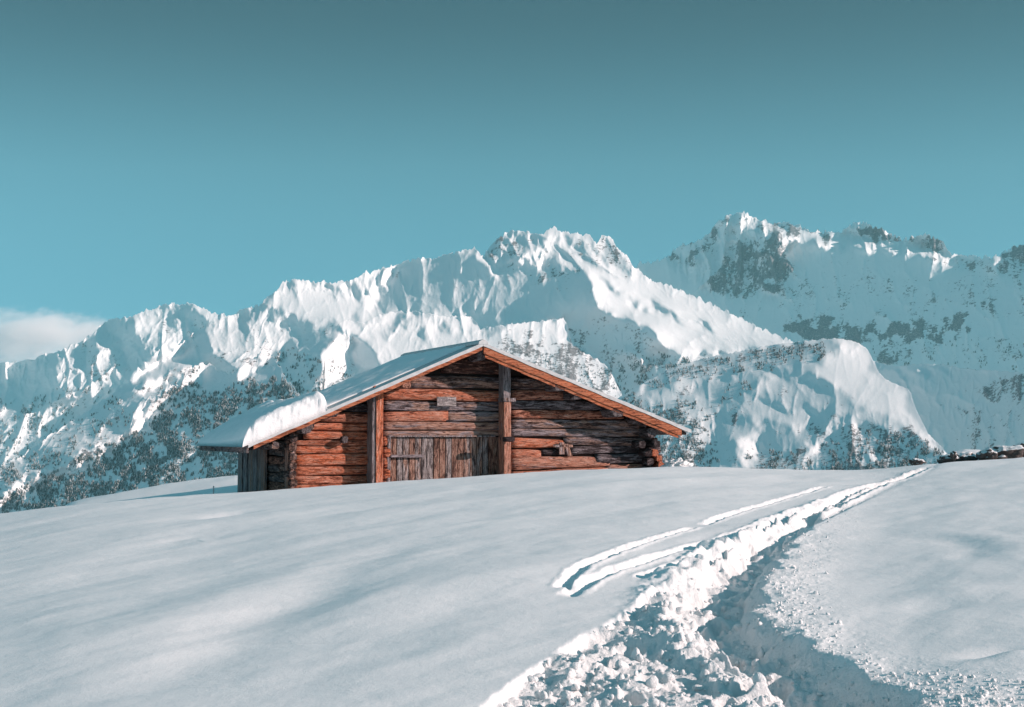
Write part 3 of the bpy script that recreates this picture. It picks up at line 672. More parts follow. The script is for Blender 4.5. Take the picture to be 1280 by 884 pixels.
# loose crumbs of snow
def crumbs(name, label, pts, sizes, seed):
    r = np.random.default_rng(seed)
    import bmesh
    bm = bmesh.new(); bmesh.ops.create_icosphere(bm, subdivisions=2, radius=1); ico = np.array([v.co[:] for v in bm.verts]); F = np.array([[v.index for v in f.verts] for f in bm.faces]); bm.free(); K = len(ico)
    n = len(pts); w1 = r.normal(0, 1.3, (n, 3, 3)); p1 = r.uniform(0, 6, (n, 1, 3)); wob = np.sin(np.einsum('kc,ncd->nkd', ico*1.6, w1)+p1).sum(-1, keepdims=True)
    V = ico[None]*(1+.15*wob+r.normal(0, .07, (n, K, 1)))*sizes[:, None, None]*r.uniform(.6, 1.25, (n, 1, 3))
    V = V+pts[:, None, :]
    Q = (F[None]+K*np.arange(n)[:, None, None]).reshape(-1, 3)
    o = big_mesh(name, V.reshape(-1, 3), Q, M_PACK, smooth=True); tag(o, kind='stuff', label=label, cat='snow'); return o
r_ = np.random.default_rng(90)
def scatter(mask_arr, n, s0, s1, seed):
    r = np.random.default_rng(seed); jj = r.integers(0, len(yr), n*30); ii = r.integers(20, len(Xc)-20, n*30)
    keep = (mask_arr[jj, ii] > r.uniform(.2, 1.0, len(jj))) & (yr[jj] > 5.1) & (yr[jj] < YC); jj, ii = jj[keep][:n], ii[keep][:n]
    s = s0*(s1/s0)**(r.uniform(0, 1, len(jj))**2.6)
    p = np.stack([WX[jj, ii], YY[jj, ii], ZZ[jj, ii]+s*.25], -1); return p, s
p, s = scatter(TR_MASK, 1700, .004, .036, 5); crumbs('snow_lumps', 'broken lumps of snow in the trampled trail', p, s, 6)
p, s = scatter(PW_MASK*(1-TR_MASK)*.7*np.clip(14/YY, .2, 1), 2400, .003, .016, 7); crumbs('snow_crumbs', 'fine crumbs of snow thrown beside the trail', p, s, 8)

p, s = scatter(TR_MASK*np.clip((13-YY)/4, 0, 1), 60, .022, .055, 15); p[:, 2] += .005; crumbs('snow_clods', 'rounded clods of snow kicked up in the deep part of the trail', p, s, 16)
# ------------------------------------------------------------------ the log barn
TH = math.radians(21.8); OX, OY, ZB = -.68, 33.0, -2.3; BL = 5.9     # ridge front point, base level, depth from rake to rake
UV_ = np.array([math.cos(TH), math.sin(TH)]); DV_ = np.array([-math.sin(TH), math.cos(TH)])
def F(px, py, t=0.0):
    """(s, z) in the barn's own frame of a place seen on the plane t behind the rake; z above the barn's base"""
    dx, dz = ray(px, py); k = (t+OX*DV_[0]+OY*DV_[1])/(dx*DV_[0]+DV_[1])
    return float((dx*k-OX)*UV_[0]+(k-OY)*UV_[1]), float(dz*k-ZB)
def FS(px, py, s):
    """(t, z) on the side plane at s"""
    dx, dz = ray(px, py); k = (s+OX*UV_[0]+OY*UV_[1])/(dx*UV_[0]+UV_[1])
    return float((dx*k-OX)*DV_[0]+(k-OY)*DV_[1]), float(dz*k-ZB)
barn = bpy.data.objects.new('log_barn', None); COL.objects.link(barn)
barn.location = (OX, OY, ZB); barn.rotation_euler = (0, 0, TH); barn.empty_display_size = .5
tag(barn, 'weathered orange and grey log barn half buried in snow in front of the mountains', 'barn')
ROOT_M = Matrix.Translation((OX, OY, ZB)) @ Matrix.Rotation(TH, 4, 'Z')
def wood_material(name, axis='X', warm=(.74, .20, .09), warm2=(.86, .48, .36), grey=(.24, .21, .225), dark=(.022, .014, .016), knots=True, fine=1.0, TAN=True):
    m, t, b = new_mat(name); n = N(t)
    def cs(al, ac):
        return (al, ac, ac) if axis == 'X' else ((ac, ac, al) if axis == 'Z' else (ac, al, ac))
    g1 = n.noise(n.coord(cs(2.2, 26)), 1.5*fine, 7, .72, .5)          # grain
    g2 = n.noise(n.coord(cs(2.8, 60)), 1.3*fine, 5, .75, .4)          # cracks
    g3 = n.noise(n.coord(cs(7, 22)), 1.9*fine, 5, .75, .8)            # flaking
    p1 = n.noise(n.coord(cs(.7, 3.6)), 1.9, 6, .72, .8)               # weathered patches
    p2 = n.noise(n.coord(cs(1.3, 7)), 2.1, 7, .75, .7)
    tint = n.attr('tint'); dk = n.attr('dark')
    w = n.mix(n.maprange(g1, .38, .60), tuple(c*.7 for c in warm), warm2)
    w = n.mix(n.maprange(p2, .42, .56), w, warm)
    w = n.mix(n.maprange(g3, .50, .62, 0, .55), w, (.24, .075, .05))
    if TAN: w = n.mix(n.maprange(tint, .55, .95), n.mix(n.maprange(g1, .38, .60), (.34, .19, .14), (.60, .40, .33)), w)
    gcol = n.mix(n.maprange(g1, .36, .62), tuple(c*.55 for c in grey), tuple(c*2.1 for c in grey))
    f = n.maprange(n.math('ADD', p1, n.math('MULTIPLY', n.math('SUBTRACT', tint, .5), .50)), .44, .56)
    c = n.mix(f, gcol, w)
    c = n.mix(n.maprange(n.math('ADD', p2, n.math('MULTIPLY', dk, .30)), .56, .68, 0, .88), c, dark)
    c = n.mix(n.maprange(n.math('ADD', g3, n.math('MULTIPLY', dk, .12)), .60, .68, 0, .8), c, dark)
    crack = n.maprange(g2, .38, .47, 1.0, 0.0)
    c = n.mix(n.math('MULTIPLY', crack, .9), c, dark)
    if knots:
        kn = n.maprange(n.voro(n.coord(cs(3.2, 8.5)), 1.0), .06, .17, .92, 0.0)
        c = n.mix(kn, c, (.045, .018, .016))
    n.lk(c, b.inputs['Base Color']); b.inputs['Roughness'].default_value = .82; b.inputs['Specular IOR Level'].default_value = .12
    h = n.math('SUBTRACT', n.math('ADD', g1, n.math('MULTIPLY', g3, .6)), n.math('MULTIPLY', crack, .5))
    n.lk(n.bump(h, 1.0, .05), b.inputs['Normal'])
    return m
M_LOG = wood_material('weathered log', 'X'); M_LOGY = wood_material('weathered side log', 'Y', grey=(.16, .14, .145)); M_POST = wood_material('weathered post', 'Z', knots=False, grey=(.27, .24, .25))
M_DOOR = wood_material('door planks', 'Z', warm=(.42, .23, .17), warm2=(.48, .34, .28), grey=(.28, .25, .25), knots=False)
M_BARGE = wood_material('bargeboard wood', 'X', warm=(.62, .20, .10), warm2=(.62, .28, .17), knots=False, grey=(.22, .12, .10), fine=.6, TAN=False)
def plain(name, col, rough=.8):
    m, t, b = new_mat(name); n = N(t); x = n.noise(n.coord(), 9, 5, .6)
    n.lk(n.mix(x, tuple(c*.6 for c in col), tuple(c*1.4 for c in col)), b.inputs['Base Color']); b.inputs['Roughness'].default_value = rough
    b.inputs['Specular IOR Level'].default_value = .15; return m
M_DARK = plain('dark inner boards', (.03, .022, .02)); M_SHEET = plain('frosted roof sheet', (.50, .52, .53), .6); M_STONE = plain('foundation stone', (.22, .17, .15))  # backing boards are near-black, so gaps between the logs look dark
def part(name, V, Fc, mat, tint=.5, dark=.3, parent=None, smooth=False):
    n = len(V)
    o = link_mesh(name, V, Fc, mat, parent or barn, smooth, {'tint': np.full(n, tint) if np.isscalar(tint) else tint, 'dark': np.full(n, dark)})
    return o
def prism(P, t0, t1):
    """polygon P in (s, z) extruded from t0 to t1"""
    n = len(P); V = [(s, t0, z) for s, z in P]+[(s, t1, z) for s, z in P]
    return V, [tuple(range(n)), tuple(range(2*n-1, n-1, -1))]+[((i+1) % n, i, n+i, n+(i+1) % n) for i in range(n)]
def fixn(o):
    import bmesh
    bm = bmesh.new(); bm.from_mesh(o.data); bmesh.ops.recalc_face_normals(bm, faces=bm.faces); bm.to_mesh(o.data); bm.free(); return o
rl = random.Random(5)
def log_shape(a, b, r, axis='s', q=None, rnd=None, sq=1.0, taper=0.0, knobs=True):
    """a rough log from a to b; axis 's': q = (t, z); axis 't': q = (s, z); axis 'z': q = (s, t)"""
    rnd = rnd or rl; ns, nc = max(3, int(abs(b-a)/.16)), 12
    ph = [rnd.uniform(0, 6.28) for _ in range(6)]; V = []
    for i in range(ns+1):
        f = i/ns; c = a+(b-a)*f
        rr = r*(1+.05*math.sin(ph[0]+f*abs(b-a)*2.1)+.035*math.sin(ph[1]+f*abs(b-a)*5.3))*(1-taper*f)
        o1 = .10*r*math.sin(ph[2]+f*abs(b-a)*1.3); o2 = .08*r*math.sin(ph[3]+f*abs(b-a)*1.9)
        if i in (0, ns): rr *= .93
        for k in range(nc):
            w = 2*math.pi*k/nc; cr = 1+.045*math.sin(3*w+ph[4]+f*2)+.03*math.sin(5*w+ph[5]-f*3)+rnd.uniform(-.015, .015)
            x, z = math.cos(w), math.sin(w); p = .60      # slightly hewn: flatter faces
            x = math.copysign(abs(x)**p, x); z = math.copysign(abs(z)**p, z)
            u, v = rr*cr*x*sq+o1, rr*cr*z+o2
            V.append((c, q[0]+u, q[1]+v) if axis == 's' else ((q[0]+u, c, q[1]+v) if axis == 't' else (q[0]+u, q[1]+v, c)))
    Fc = [(i*nc+k, i*nc+(k+1) % nc, (i+1)*nc+(k+1) % nc, (i+1)*nc+k) for i in range(ns) for k in range(nc)]
    Fc += [tuple(range(nc)), tuple(range((ns+1)*nc-1, ns*nc-1, -1))]
    return V, Fc
def log(name, a, b, r, axis, q, mat, tint, dark, parent, **kw):
    V, Fc = log_shape(a, b, r, axis, q, **kw); o = fixn(part(name, V, Fc, mat, tint, dark, parent, True))
    for p in o.data.polygons:
        if len(p.vertices) > 4: p.use_smooth = False
    return o
# roof lines on the rake plane
SR0, ZR0 = F(603, 429)
sA, zA = F(395, 519); sLe, _ = F(311, 555); mL = (ZR0-zA)/(SR0-sA); zLe = ZR0-mL*(SR0-sLe)
sRe, zRe = F(861, 537); mR = (ZR0-zRe)/(sRe-SR0)
def roof_z(s): return ZR0-(mL*(SR0-s) if s < SR0 else mR*(s-SR0))
TC, TR_, TL = .78, .62, 1.02       # wall planes of the middle, right and left bays
TK = .07
# walls: backing boards, then the logs on them
def gable(s0, s1, drop=.14):
    P = [(s0, .0), (s1, .0), (s1, roof_z(s1)-drop)]
    if s0 < SR0 < s1: P.append((SR0, ZR0-drop))
    P.append((s0, roof_z(s0)-drop)); return P
sPL, _ = F(474, 540, TC); sPM, _ = F(634, 540, TC); sCL, _ = F(362, 570, TL); sCR, _ = F(822, 560, TR_)
walls = {}
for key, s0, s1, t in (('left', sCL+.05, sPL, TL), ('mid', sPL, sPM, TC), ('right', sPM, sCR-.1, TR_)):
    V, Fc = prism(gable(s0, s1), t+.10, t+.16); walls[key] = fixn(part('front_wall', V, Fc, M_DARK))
walls['left']['label'] = 'bright orange left bay of the front wall, set back behind the post'
walls['mid']['label'] = 'middle bay of the front wall above the plank door'
walls['right']['label'] = 'grey and damaged right bay of the front wall'
def course(px0, px1, y0, y1, t, key, tint, dark=.3, taper=0, tilt=0, lift=0, clip=True):
    s0, za = F((px0+px1)/2, y0, t); _, zb = F((px0+px1)/2, y1, t); z = (za+zb)/2; r = (za-zb)/2*1.0
    s0, _ = F(px0, (y0+y1)/2, t); s1, _ = F(px1, (y0+y1)/2, t)
    if clip:                                  # stays under the roof
        lim = (ZR0-.16-(z+r*.2))
        s0 = max(s0, SR0-lim/mL); s1 = min(s1, SR0+lim/mR)
    if s1-s0 < .15: return
    V, Fc = log_shape(s0, s1, r, 's', (t+.06-lift, z), sq=.8, taper=taper)
    if tilt:
        V = [(x, y, zz+tilt*(x-s0)) for x, y, zz in V]
    o = fixn(part('wall_log', V, Fc, M_LOG, tint, dark, walls[key], True)); return o
# middle bay
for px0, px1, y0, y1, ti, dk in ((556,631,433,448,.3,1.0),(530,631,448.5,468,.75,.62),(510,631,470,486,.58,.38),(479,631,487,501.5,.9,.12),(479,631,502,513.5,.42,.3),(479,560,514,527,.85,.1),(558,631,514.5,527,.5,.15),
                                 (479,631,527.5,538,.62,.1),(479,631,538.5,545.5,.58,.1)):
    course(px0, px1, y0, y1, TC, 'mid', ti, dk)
for y0, y1 in ((545, 558), (558, 572), (572, 586), (586, 600), (600, 615)):
    course(479, 487.5, y0, y1, TC, 'mid', .95, .2); course(625, 634, y0, y1, TC+.05, 'mid', .3, .6)
# right bay
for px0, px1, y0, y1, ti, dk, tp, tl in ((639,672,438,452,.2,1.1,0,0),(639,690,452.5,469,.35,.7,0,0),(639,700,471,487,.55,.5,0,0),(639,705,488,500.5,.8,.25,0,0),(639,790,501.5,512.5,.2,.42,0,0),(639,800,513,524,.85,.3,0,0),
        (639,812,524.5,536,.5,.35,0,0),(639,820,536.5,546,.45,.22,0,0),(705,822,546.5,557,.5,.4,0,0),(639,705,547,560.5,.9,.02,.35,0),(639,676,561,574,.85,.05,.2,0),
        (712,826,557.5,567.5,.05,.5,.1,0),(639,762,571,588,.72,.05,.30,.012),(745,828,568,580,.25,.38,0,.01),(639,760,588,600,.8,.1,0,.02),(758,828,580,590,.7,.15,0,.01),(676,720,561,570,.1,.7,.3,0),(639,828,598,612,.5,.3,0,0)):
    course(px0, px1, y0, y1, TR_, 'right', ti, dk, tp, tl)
# pieces of splintered board over the damaged logs
for px0, px1, y0, y1, rot in ((700,706,553,568,.0),(692,716,556,559,.05),(706,711,555,570,.25)):
    a, za = F(px0, y0, TR_-.12); b_, zb = F(px1, y1, TR_-.12)
    P = [(a, za), (b_, za), (b_+rot*.4, zb), (a+rot*.4, zb)]; V, Fc = prism(P, TR_-.10, TR_-.06)
    fixn(part('board_scrap', V, Fc, M_POST, .6, .1, walls['right']))
# left bay, very orange
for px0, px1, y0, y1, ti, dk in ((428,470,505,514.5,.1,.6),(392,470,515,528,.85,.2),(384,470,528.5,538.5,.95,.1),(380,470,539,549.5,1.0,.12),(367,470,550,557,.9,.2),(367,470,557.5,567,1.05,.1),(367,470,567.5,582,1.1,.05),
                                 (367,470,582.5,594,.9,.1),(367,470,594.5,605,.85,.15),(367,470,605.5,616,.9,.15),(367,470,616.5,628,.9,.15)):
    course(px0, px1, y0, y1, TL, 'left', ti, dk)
# side wall (left of the barn, seen very obliquely)
sW = sCL; zs = 0.0
t_b0 = FS(335, 580, sW)[0]; t_b1 = FS(304, 580, sW)[0]; tE = BL-.75
side = fixn(part('side_wall', *prism([(sW+.12, 0), (sW+.16, 0), (sW+.16, roof_z(sW)-.2), (sW+.12, roof_z(sW)-.2)], TL+.2, tE), M_DARK))
side['label'] = 'grey left side wall with vertical boards'
zt = roof_z(sW)-.22; k = 0
while zt > .1:
    r = .085+.02*rl.random()
    log('wall_log', TL-.02, tE+.12*rl.random(), r, 't', (sW+.05, zt-r), M_LOGY, .45 if k % 3 else .75, .35, side, sq=.9); zt -= 2*r+.004; k += 1
for j, (pa, pb, ti, dk, out) in enumerate(((338, 333.5, .6, .0, .13), (332.5, 326, .45, .0, .08), (325.5, 320.5, .3, .1, .09), (320, 314, .5, .0, .07), (313.5, 309, .2, .1, .10), (308.5, 303, .4, .0, .12))):
    ta, tb = FS(pa, 580, sW)[0], FS(pb, 580, sW)[0]
    V, Fc = prism([(sW-out, 0), (sW-out+.05, 0), (sW-out+.05, roof_z(sW)-.24-.05*(j % 2)), (sW-out, roof_z(sW)-.24-.05*(j % 2))], ta, tb)
    fixn(part('side_board', V, Fc, M_POST, ti, dk, side))
# interlocking log ends at the two front corners
zt = roof_z(sCL)-.25; k = 0
while zt > .3:
    r = .085+.015*rl.random(); log('corner_log_end', TL-.30-.10*rl.random(), TL+.3, r, 't', (sCL+.02-.03*rl.random(), zt-r), M_LOGY, .55, .5, walls['left']); zt -= 2*r+.02; k += 1
for px, py, r, te, ti, dk in ((431,550,.075,TL-.22,.15,.3), (815,541,.12,.12,.1,.3), (803,556,.10,.2,.05,.6), (822,555,.09,.1,.15,.7), (811,566,.10,.25,.05,.7), (819,566,.09,.30,.95,.1), (824,573,.08,.35,1.0,.05), (827,581,.085,.33,1.0,.05),
                              (822,590,.085,.33,.9,.1), (813,577,.1,.32,.1,.5), (812,588,.1,.32,.1,.5), (826,598,.085,.33,.9,.1)):
    s, z = F(px, py, te); log('corner_log_end', te, TR_+.35, r, 't', (s, z), M_LOGY, ti, dk, walls['right'] if px > 600 else walls['left'])
# purlins carrying the roof
for px, py, r, te, ti in ((603,444,.14,.10,.25), (508,480,.10,.12,.75), (383,506,.12,.25,.3), (388,532,.09,.5,.35), (418,517,.09,.5,.3), (700,480,.145,-.02,.05), (722,493,.12,.0,.1), (772,514,.145,-.02,.05), (800,524,.11,.1,.1), (345,557,.09,.3,.4)):
    s, z = F(px, py, te); z = min(z, roof_z(s)-r-.09)
    log('purlin', te, BL-.1, r, 't', (s, z), M_LOGY, ti, .3, barn)
# posts
def post(name, px0, px1, y0, y1, t0, t1, ti, dk, label=None, parent=None, mat=None):
    s0, z1 = F(px0, y0, t0); s1, _ = F(px1, y0, t0); _, z0 = F(px0, y1, t0)
    V, Fc = prism([(s0, z0), (s1, z0), (s1, z1), (s0, z1)], t0, t1); o = fixn(part(name, V, Fc, mat or M_POST, ti, dk, parent))
    bv = o.modifiers.new('bevel', 'BEVEL'); bv.width = .012; bv.segments = 2
    if label: o['label'] = label
    return o
post('post', 470.5, 479.5, 489, 640, TC-.20, TC+.1, 1.05, .1, 'orange post left of the door')
post('post', 465.5, 470, 492, 640, TC-.17, TC+.3, .05, .1, 'thin grey post beside the orange one')
post('post', 629.5, 638.5, 453, 498, TR_-.22, TR_+.1, .05, .1, 'upper grey post under the gable')
post('post', 630, 639, 502.5, 640, TR_-.26, TR_+.1, .72, .08, 'lower brown post right of the door')
post('post_block', 629.5, 645, 497.5, 502.3, TR_-.28, TR_+.1, .3, .3)
post('post', 359.5, 368, 551, 660, TL-.16, TL+.1, .62, .05, 'light brown corner post')
s, z = F(636, 549, TR_-.50); log('peg', s-.10, s+.16, .06, 's', (TR_-.42, z), M_LOG, .1, .9, barn)
# curved hook at the top of the orange post
c0 = F(469, 489, TC-.15); hv = []
for i in range(9):
    a = -1.9+i*.28; hv.append((c0[0]+.12-.16*math.cos(a), c0[1]+.06+.16*math.sin(a)))
V, Fc = [], []
for i, (a, b_) in enumerate(hv):
    for k in range(6):
        w = k*math.pi/3; V.append((a+.035*math.cos(w), TC-.17+.035*math.sin(w), b_+.02*math.cos(w)))
for i in range(len(hv)-1):
    for k in range(6): Fc.append((i*6+k, i*6+(k+1) % 6, (i+1)*6+(k+1) % 6, (i+1)*6+k))
Fc += [tuple(range(6)), tuple(range(len(V)-1, len(V)-7, -1))]
fixn(part('hook', V, Fc, M_POST, 1.0, .1, None, True))
# door
dv, df, dt, dd_ = [], [], [], []
edges = np.linspace(488.5, 626, 19); rd = random.Random(3)
for i in range(18):
    a, zt_ = F(edges[i]+.45+rd.uniform(-.3, .3), 546.2, TC+.02); b_, _ = F(edges[i+1]-.35, 546.2, TC+.02)
    off = rd.uniform(0, .02); V, Fc = prism([(a, .1), (b_, .1), (b_, zt_-rd.uniform(0, .03)), (a, zt_)], TC+.02+off, TC+.06+off)
    df += [tuple(len(dv)+j for j in f) for f in Fc]; dv += V
    dt += [rd.choice([.25, .45, .6, .85, .95]) if i not in (0, 16) else 1.0]*8
door = fixn(part('door', dv, df, M_DOOR, np.array(dt), .28)); door['label'] = 'wide door of narrow vertical planks'
post('door_frame', 484.5, 488.6, 545, 650, TC-.03, TC+.1, .05, .2, None, door)
post('door_frame', 486, 620, 544.4, 546.4, TC-.04, TC+.1, .35, .1, None, door)
post('door_bar', 488.5, 530, 568.6, 572.2, TC-.06, TC+.03, .1, .0, None, door, M_LOG)
# small nameplate board with faint worn letters
sg = post('nameplate', 546.5, 570.5, 496, 508, TC-.13, TC-.09, .12, .0)
sg.data.materials.clear(); sg.data.materials.append(wood_material('bleached board', 'X', grey=(.34, .31, .31), warm=(.4, .3, .26), warm2=(.42, .34, .3), knots=False))
sg['label'] = 'small pale board with worn writing above the door'
mk = [(549,551,498,503),(551,553,498,499),(551,552,500.5,501.3),(553.5,554.3,498,503.4),(555.6,556.4,498,503.4),(554.3,555.6,500.3,501),(558,558.8,498,502.5),(558.8,560,498,498.8),(561,562.4,498.6,500.4),(564,565.6,498.4,500),(561,565.8,502.4,503.2),(567,567.8,498.4,501.4),(549.5,552,505,505.8),(554,557,505.2,506)]
V, Fc = [], []
for x0, x1, y0, y1 in mk:
    a, z1 = F(x0, y0, TC-.134); b_, z0 = F(x1, y1, TC-.134); v, f = prism([(a, z0), (b_, z0), (b_, z1), (a, z1)], TC-.134, TC-.131)
    Fc += [tuple(len(V)+j for j in q) for q in f]; V += v
fixn(part('worn_lettering', V, Fc, plain('faded paint', (.24, .21, .22)), .5, .3, sg))
# roof: decks, sheet, bargeboards, eave boards
roof = fixn(part('roof', *prism([(sLe, zLe-TK), (SR0, ZR0-TK), (SR0, ZR0), (sLe, zLe)], .0, BL), M_SHEET)); roof['label'] = 'left roof slope'
roof2 = fixn(part('roof', *prism([(SR0+.003, ZR0-TK), (sRe, zRe-TK), (sRe, zRe), (SR0+.003, ZR0)], .0, BL), M_SHEET)); roof2['label'] = 'right roof slope'
M_SOF = wood_material('soffit boards', 'X', warm=(.20, .10, .06), warm2=(.16, .09, .06), grey=(.1, .09, .09), knots=False)
for nm, (a, za, b_, zb), par in (('soffit', (sLe+.05, zLe-TK-.03, SR0, ZR0-TK-.03), roof), ('soffit', (SR0+.01, ZR0-TK-.03, sRe-.05, zRe-TK-.03), roof2)):
    fixn(part(nm, *prism([(a, za-.03), (b_, zb-.03), (b_, zb+.026), (a, za+.026)], .05, BL-.05), M_SOF, .5, .5, par))
def barge(sa, sb, h0, h1, t0, t1, name, ti, mat=M_BARGE, label=None):
    n_ = 30; V = []; Fc = []
    for i in range(n_+1):
        s = sa+(sb-sa)*i/n_; z = roof_z(s); w = .006*math.sin(i*1.7)+.004*math.sin(i*.6)
        for q in ((t0, z-h0), (t1, z-h0), (t1, z-h1+w), (t0, z-h1+w)): V.append((s, q[0], q[1]))
    for i in range(n_):
        for k in range(4): Fc.append((i*4+k, i*4+(k+1) % 4, i*4+4+(k+1) % 4, i*4+4+k))
    Fc += [(0, 1, 2, 3), (n_*4+3, n_*4+2, n_*4+1, n_*4)]
    o = fixn(part(name, V, Fc, mat, ti, .0)); 
    if label: o['label'] = label
    return o
barge(SR0+.02, sRe-.22, TK+.0, .235, -.045, .0, 'bargeboard', 1.2, label='broad orange bargeboard on the right gable edge')
barge(SR0+.06, sRe-.3, .2, .315, -.02, .02, 'bargeboard', 1.0, label='lower strip of the right gable edge')
barge(sLe+.1, SR0-.01, TK+.0, .155, -.03, .0, 'bargeboard', 1.1, label='thin orange bargeboard on the left gable edge')
barge(sLe-.02, SR0-.004, -.012, TK, -.06, -.031, 'edge_strip', .3, M_SHEET); barge(SR0+.004, sRe+.04, -.012, TK, -.06, -.046, 'edge_strip', .3, M_SHEET)
fixn(part('ridge_cap', *prism([(SR0-.12, ZR0-.03), (SR0-.10, ZR0+.035), (SR0, ZR0+.085), (SR0+.10, ZR0+.035), (SR0+.12, ZR0-.03)], -.07, BL+.02), M_SHEET))
fixn(part('eave_board', *prism([(sLe-.05, zLe-TK-.12), (sLe+.0, zLe-TK-.12), (sLe+.0, zLe+.0), (sLe-.05, zLe+.0)], .0, BL), M_LOGY, .35, .1))
# snow lying on the roof
def roof_snow(name, label, s0, s1, t0, t1, h, edge, seed, parent=None, flute=0.0, bulge=0.0, end=.3, par=None, sl=None, amp=.02, thin=0.0):
    r = np.random.default_rng(seed); ns, nt_, nf = 150, 90, 12
    ns = max(30, int((s1-s0)/.028)); S_ = np.linspace(0, 1, ns); V = []; per = None
    nz = spectral(256, 256, 1.8, seed, lo=2, hi=50); fz = spectral(256, 256, 1.2, seed+3, lo=1, hi=9)
    loop = []
    for k in range(nf+1):                  # front face: from the roof up, bulging out
        a = k/nf; loop.append((-bulge*math.sin(math.pi*min(a*1.15, 1))**.8 if a < .75 else -bulge*(1-a)*4*math.sin(math.pi*.8625)**.8+0, a))
    prof = []
    for k in range(nf+1):
        a = k/nf*math.pi/2
        prof.append((edge*(1-math.cos(a)) - bulge*math.sin(2*a)*.9, math.sin(a)**.62))
    for k in range(1, nt_):
        prof.append((edge+(t1-t0-2*edge)*k/nt_, 1.0))
    for k in range(nf+1):
        a = (1-k/nf)*math.pi/2; prof.append((t1-t0-edge*(1-math.cos(a)), math.sin(a)**.62))
    m_ = len(prof)
    for i, q in enumerate(S_):
        s = s0+(s1-s0)*q
        e1 = min(1, ((1-q)*(s1-s0))/(end*.7))
        for j, (tt, hh) in enumerate(prof):
            back_ = max(0, min(1, tt/max(t1-t0, .1)))**.7
            en = end*(1+thin*back_); e0 = min(1, (q*(s1-s0))/en)
            hs = h*math.sqrt(max(0, 1-(1-e0)**2))**.8*math.sqrt(max(0, 1-(1-e1)**2))**.9*(1-.25*back_*(thin > 0))
            z = roof_z(s)+.002+hs*hh*(1+amp*nz[int(tt*26) % 256, int(s*26) % 256]/max(h, .1)*1.0)
            T_ = t0+tt
            front = max(0, 1-abs(j-nf*.42)/(nf*.55)) if j <= nf else 0
            if front: T_ -= flute*front*(.6+.8*max(-1.2, min(2, fz[int(hh*6) % 256, int(s*13) % 256])))*min(1, e0*2)*min(1, e1*2)
            V.append((s, T_, z))
    Fc = [(i*m_+j, i*m_+j+1, (i+1)*m_+j+1, (i+1)*m_+j) for i in range(ns-1) for j in range(m_-1)]
    Fc += [((i+1)*m_, (i+1)*m_+m_-1, i*m_+m_-1, i*m_) for i in range(ns-1)]
    Fc += [tuple(range(m_)), tuple(range((ns-1)*m_, ns*m_))]
    o = link_mesh(name, V, Fc, M_ROOFSNOW, par, True); fixn(o)
    if par is None: o.matrix_world = ROOT_M
    if label: tag(o, label, 'snow')
    return o
sS1, _ = F(409, 508, -.1)
roof_snow('snow_slab', 'thick rounded slab of snow hanging over the lower left edge of the barn roof', sLe-.16, sS1, -.10, BL-.15, .50, .16, 5, flute=.02, bulge=.06, end=.30, amp=.02, thin=7)
roof_snow('snow_sheet', 'thin snow cover on the upper left slope of the barn roof', sS1-.1, SR0-.05, .80, BL, .055, .35, 8, end=.14, amp=.012)
roof_snow('snow_sheet', 'thin snow cover on the right slope of the barn roof', SR0+.10, sRe-.03, .10, BL, .05, .1, 9, end=.2, amp=.012)
# icicles along the right eave
def icicle(x, y, z, ln, r, tag_):
    V, Fc = [], []; ns, nc = 7, 7
    for i in range(ns):
        f = i/ns; rr = r*(1-f)**.8*(1+.15*math.sin(9*f+x*7))
        for k in range(nc): V.append((x+rr*math.cos(k*2*math.pi/nc), y+rr*math.sin(k*2*math.pi/nc), z-ln*f))
    V.append((x, y, z-ln)); n_ = len(V)-1
    for i in range(ns-1):
        for k in range(nc): Fc.append((i*nc+k, i*nc+(k+1) % nc, (i+1)*nc+(k+1) % nc, (i+1)*nc+k))
    for k in range(nc): Fc.append(((ns-1)*nc+k, (ns-1)*nc+(k+1) % nc, n_))
    Fc.append(tuple(range(nc))); o = fixn(link_mesh('icicle', V, Fc, M_ICE, None, True)); o.matrix_world = ROOT_M
    tag(o, tag_, 'icicle', 'icicles along the right eave')
mi, ti_, bi = new_mat('clear ice'); bi.inputs['Base Color'].default_value = (.75, .82, .86, 1); bi.inputs['Roughness'].default_value = .15; bi.inputs['Transmission Weight'].default_value = .55; bi.inputs['IOR'].default_value = 1.31
M_ICE = mi
ri = random.Random(4)
for i in range(13):
    t = .12+i*.34+ri.uniform(-.08, .08); ln = (.24, .13, .3, .16, .21, .1, .27, .18, .12, .22, .15, .2, .1)[i]
    icicle(sRe-.02, t, zRe-TK+.02, ln, .014, 'thin icicle hanging from the right eave of the barn')
# ------------------------------------------------------------------ heap of snow, boulders, stake
def blob(name, px, py, y, w, d, h, seed, mat, rough=.3, sub=4, sink=.35, freq=1.4, square=0.0, cubic=None):
    import bmesh
    from mathutils import noise as mn
    bm = bmesh.new(); bmesh.ops.create_icosphere(bm, subdivisions=sub, radius=1)
    for v in bm.verts:
        p = v.co.copy(); q = p*freq+Vector((seed*3.1, seed*1.7, seed*.9))
        f = 1+rough*mn.fractal(q, .7, 2.1, 5)+rough*.5*(abs(mn.noise(q*2.2))-.3)
        if square: p = Vector([math.copysign(abs(c)**(1-square), c) for c in p])
        v.co = Vector((p.x*w*f, p.y*d*f, p.z*h*f))
    me = bpy.data.meshes.new(name); bm.to_mesh(me); bm.free(); me.materials.append(mat)
    me.polygons.foreach_set('use_smooth', [True]*len(me.polygons))
    o = bpy.data.objects.new(name, me); COL.objects.link(o)
    dx, dz = ray(px, py); o.location = (float(dx)*y, y, float(dz)*y-h*sink); return o
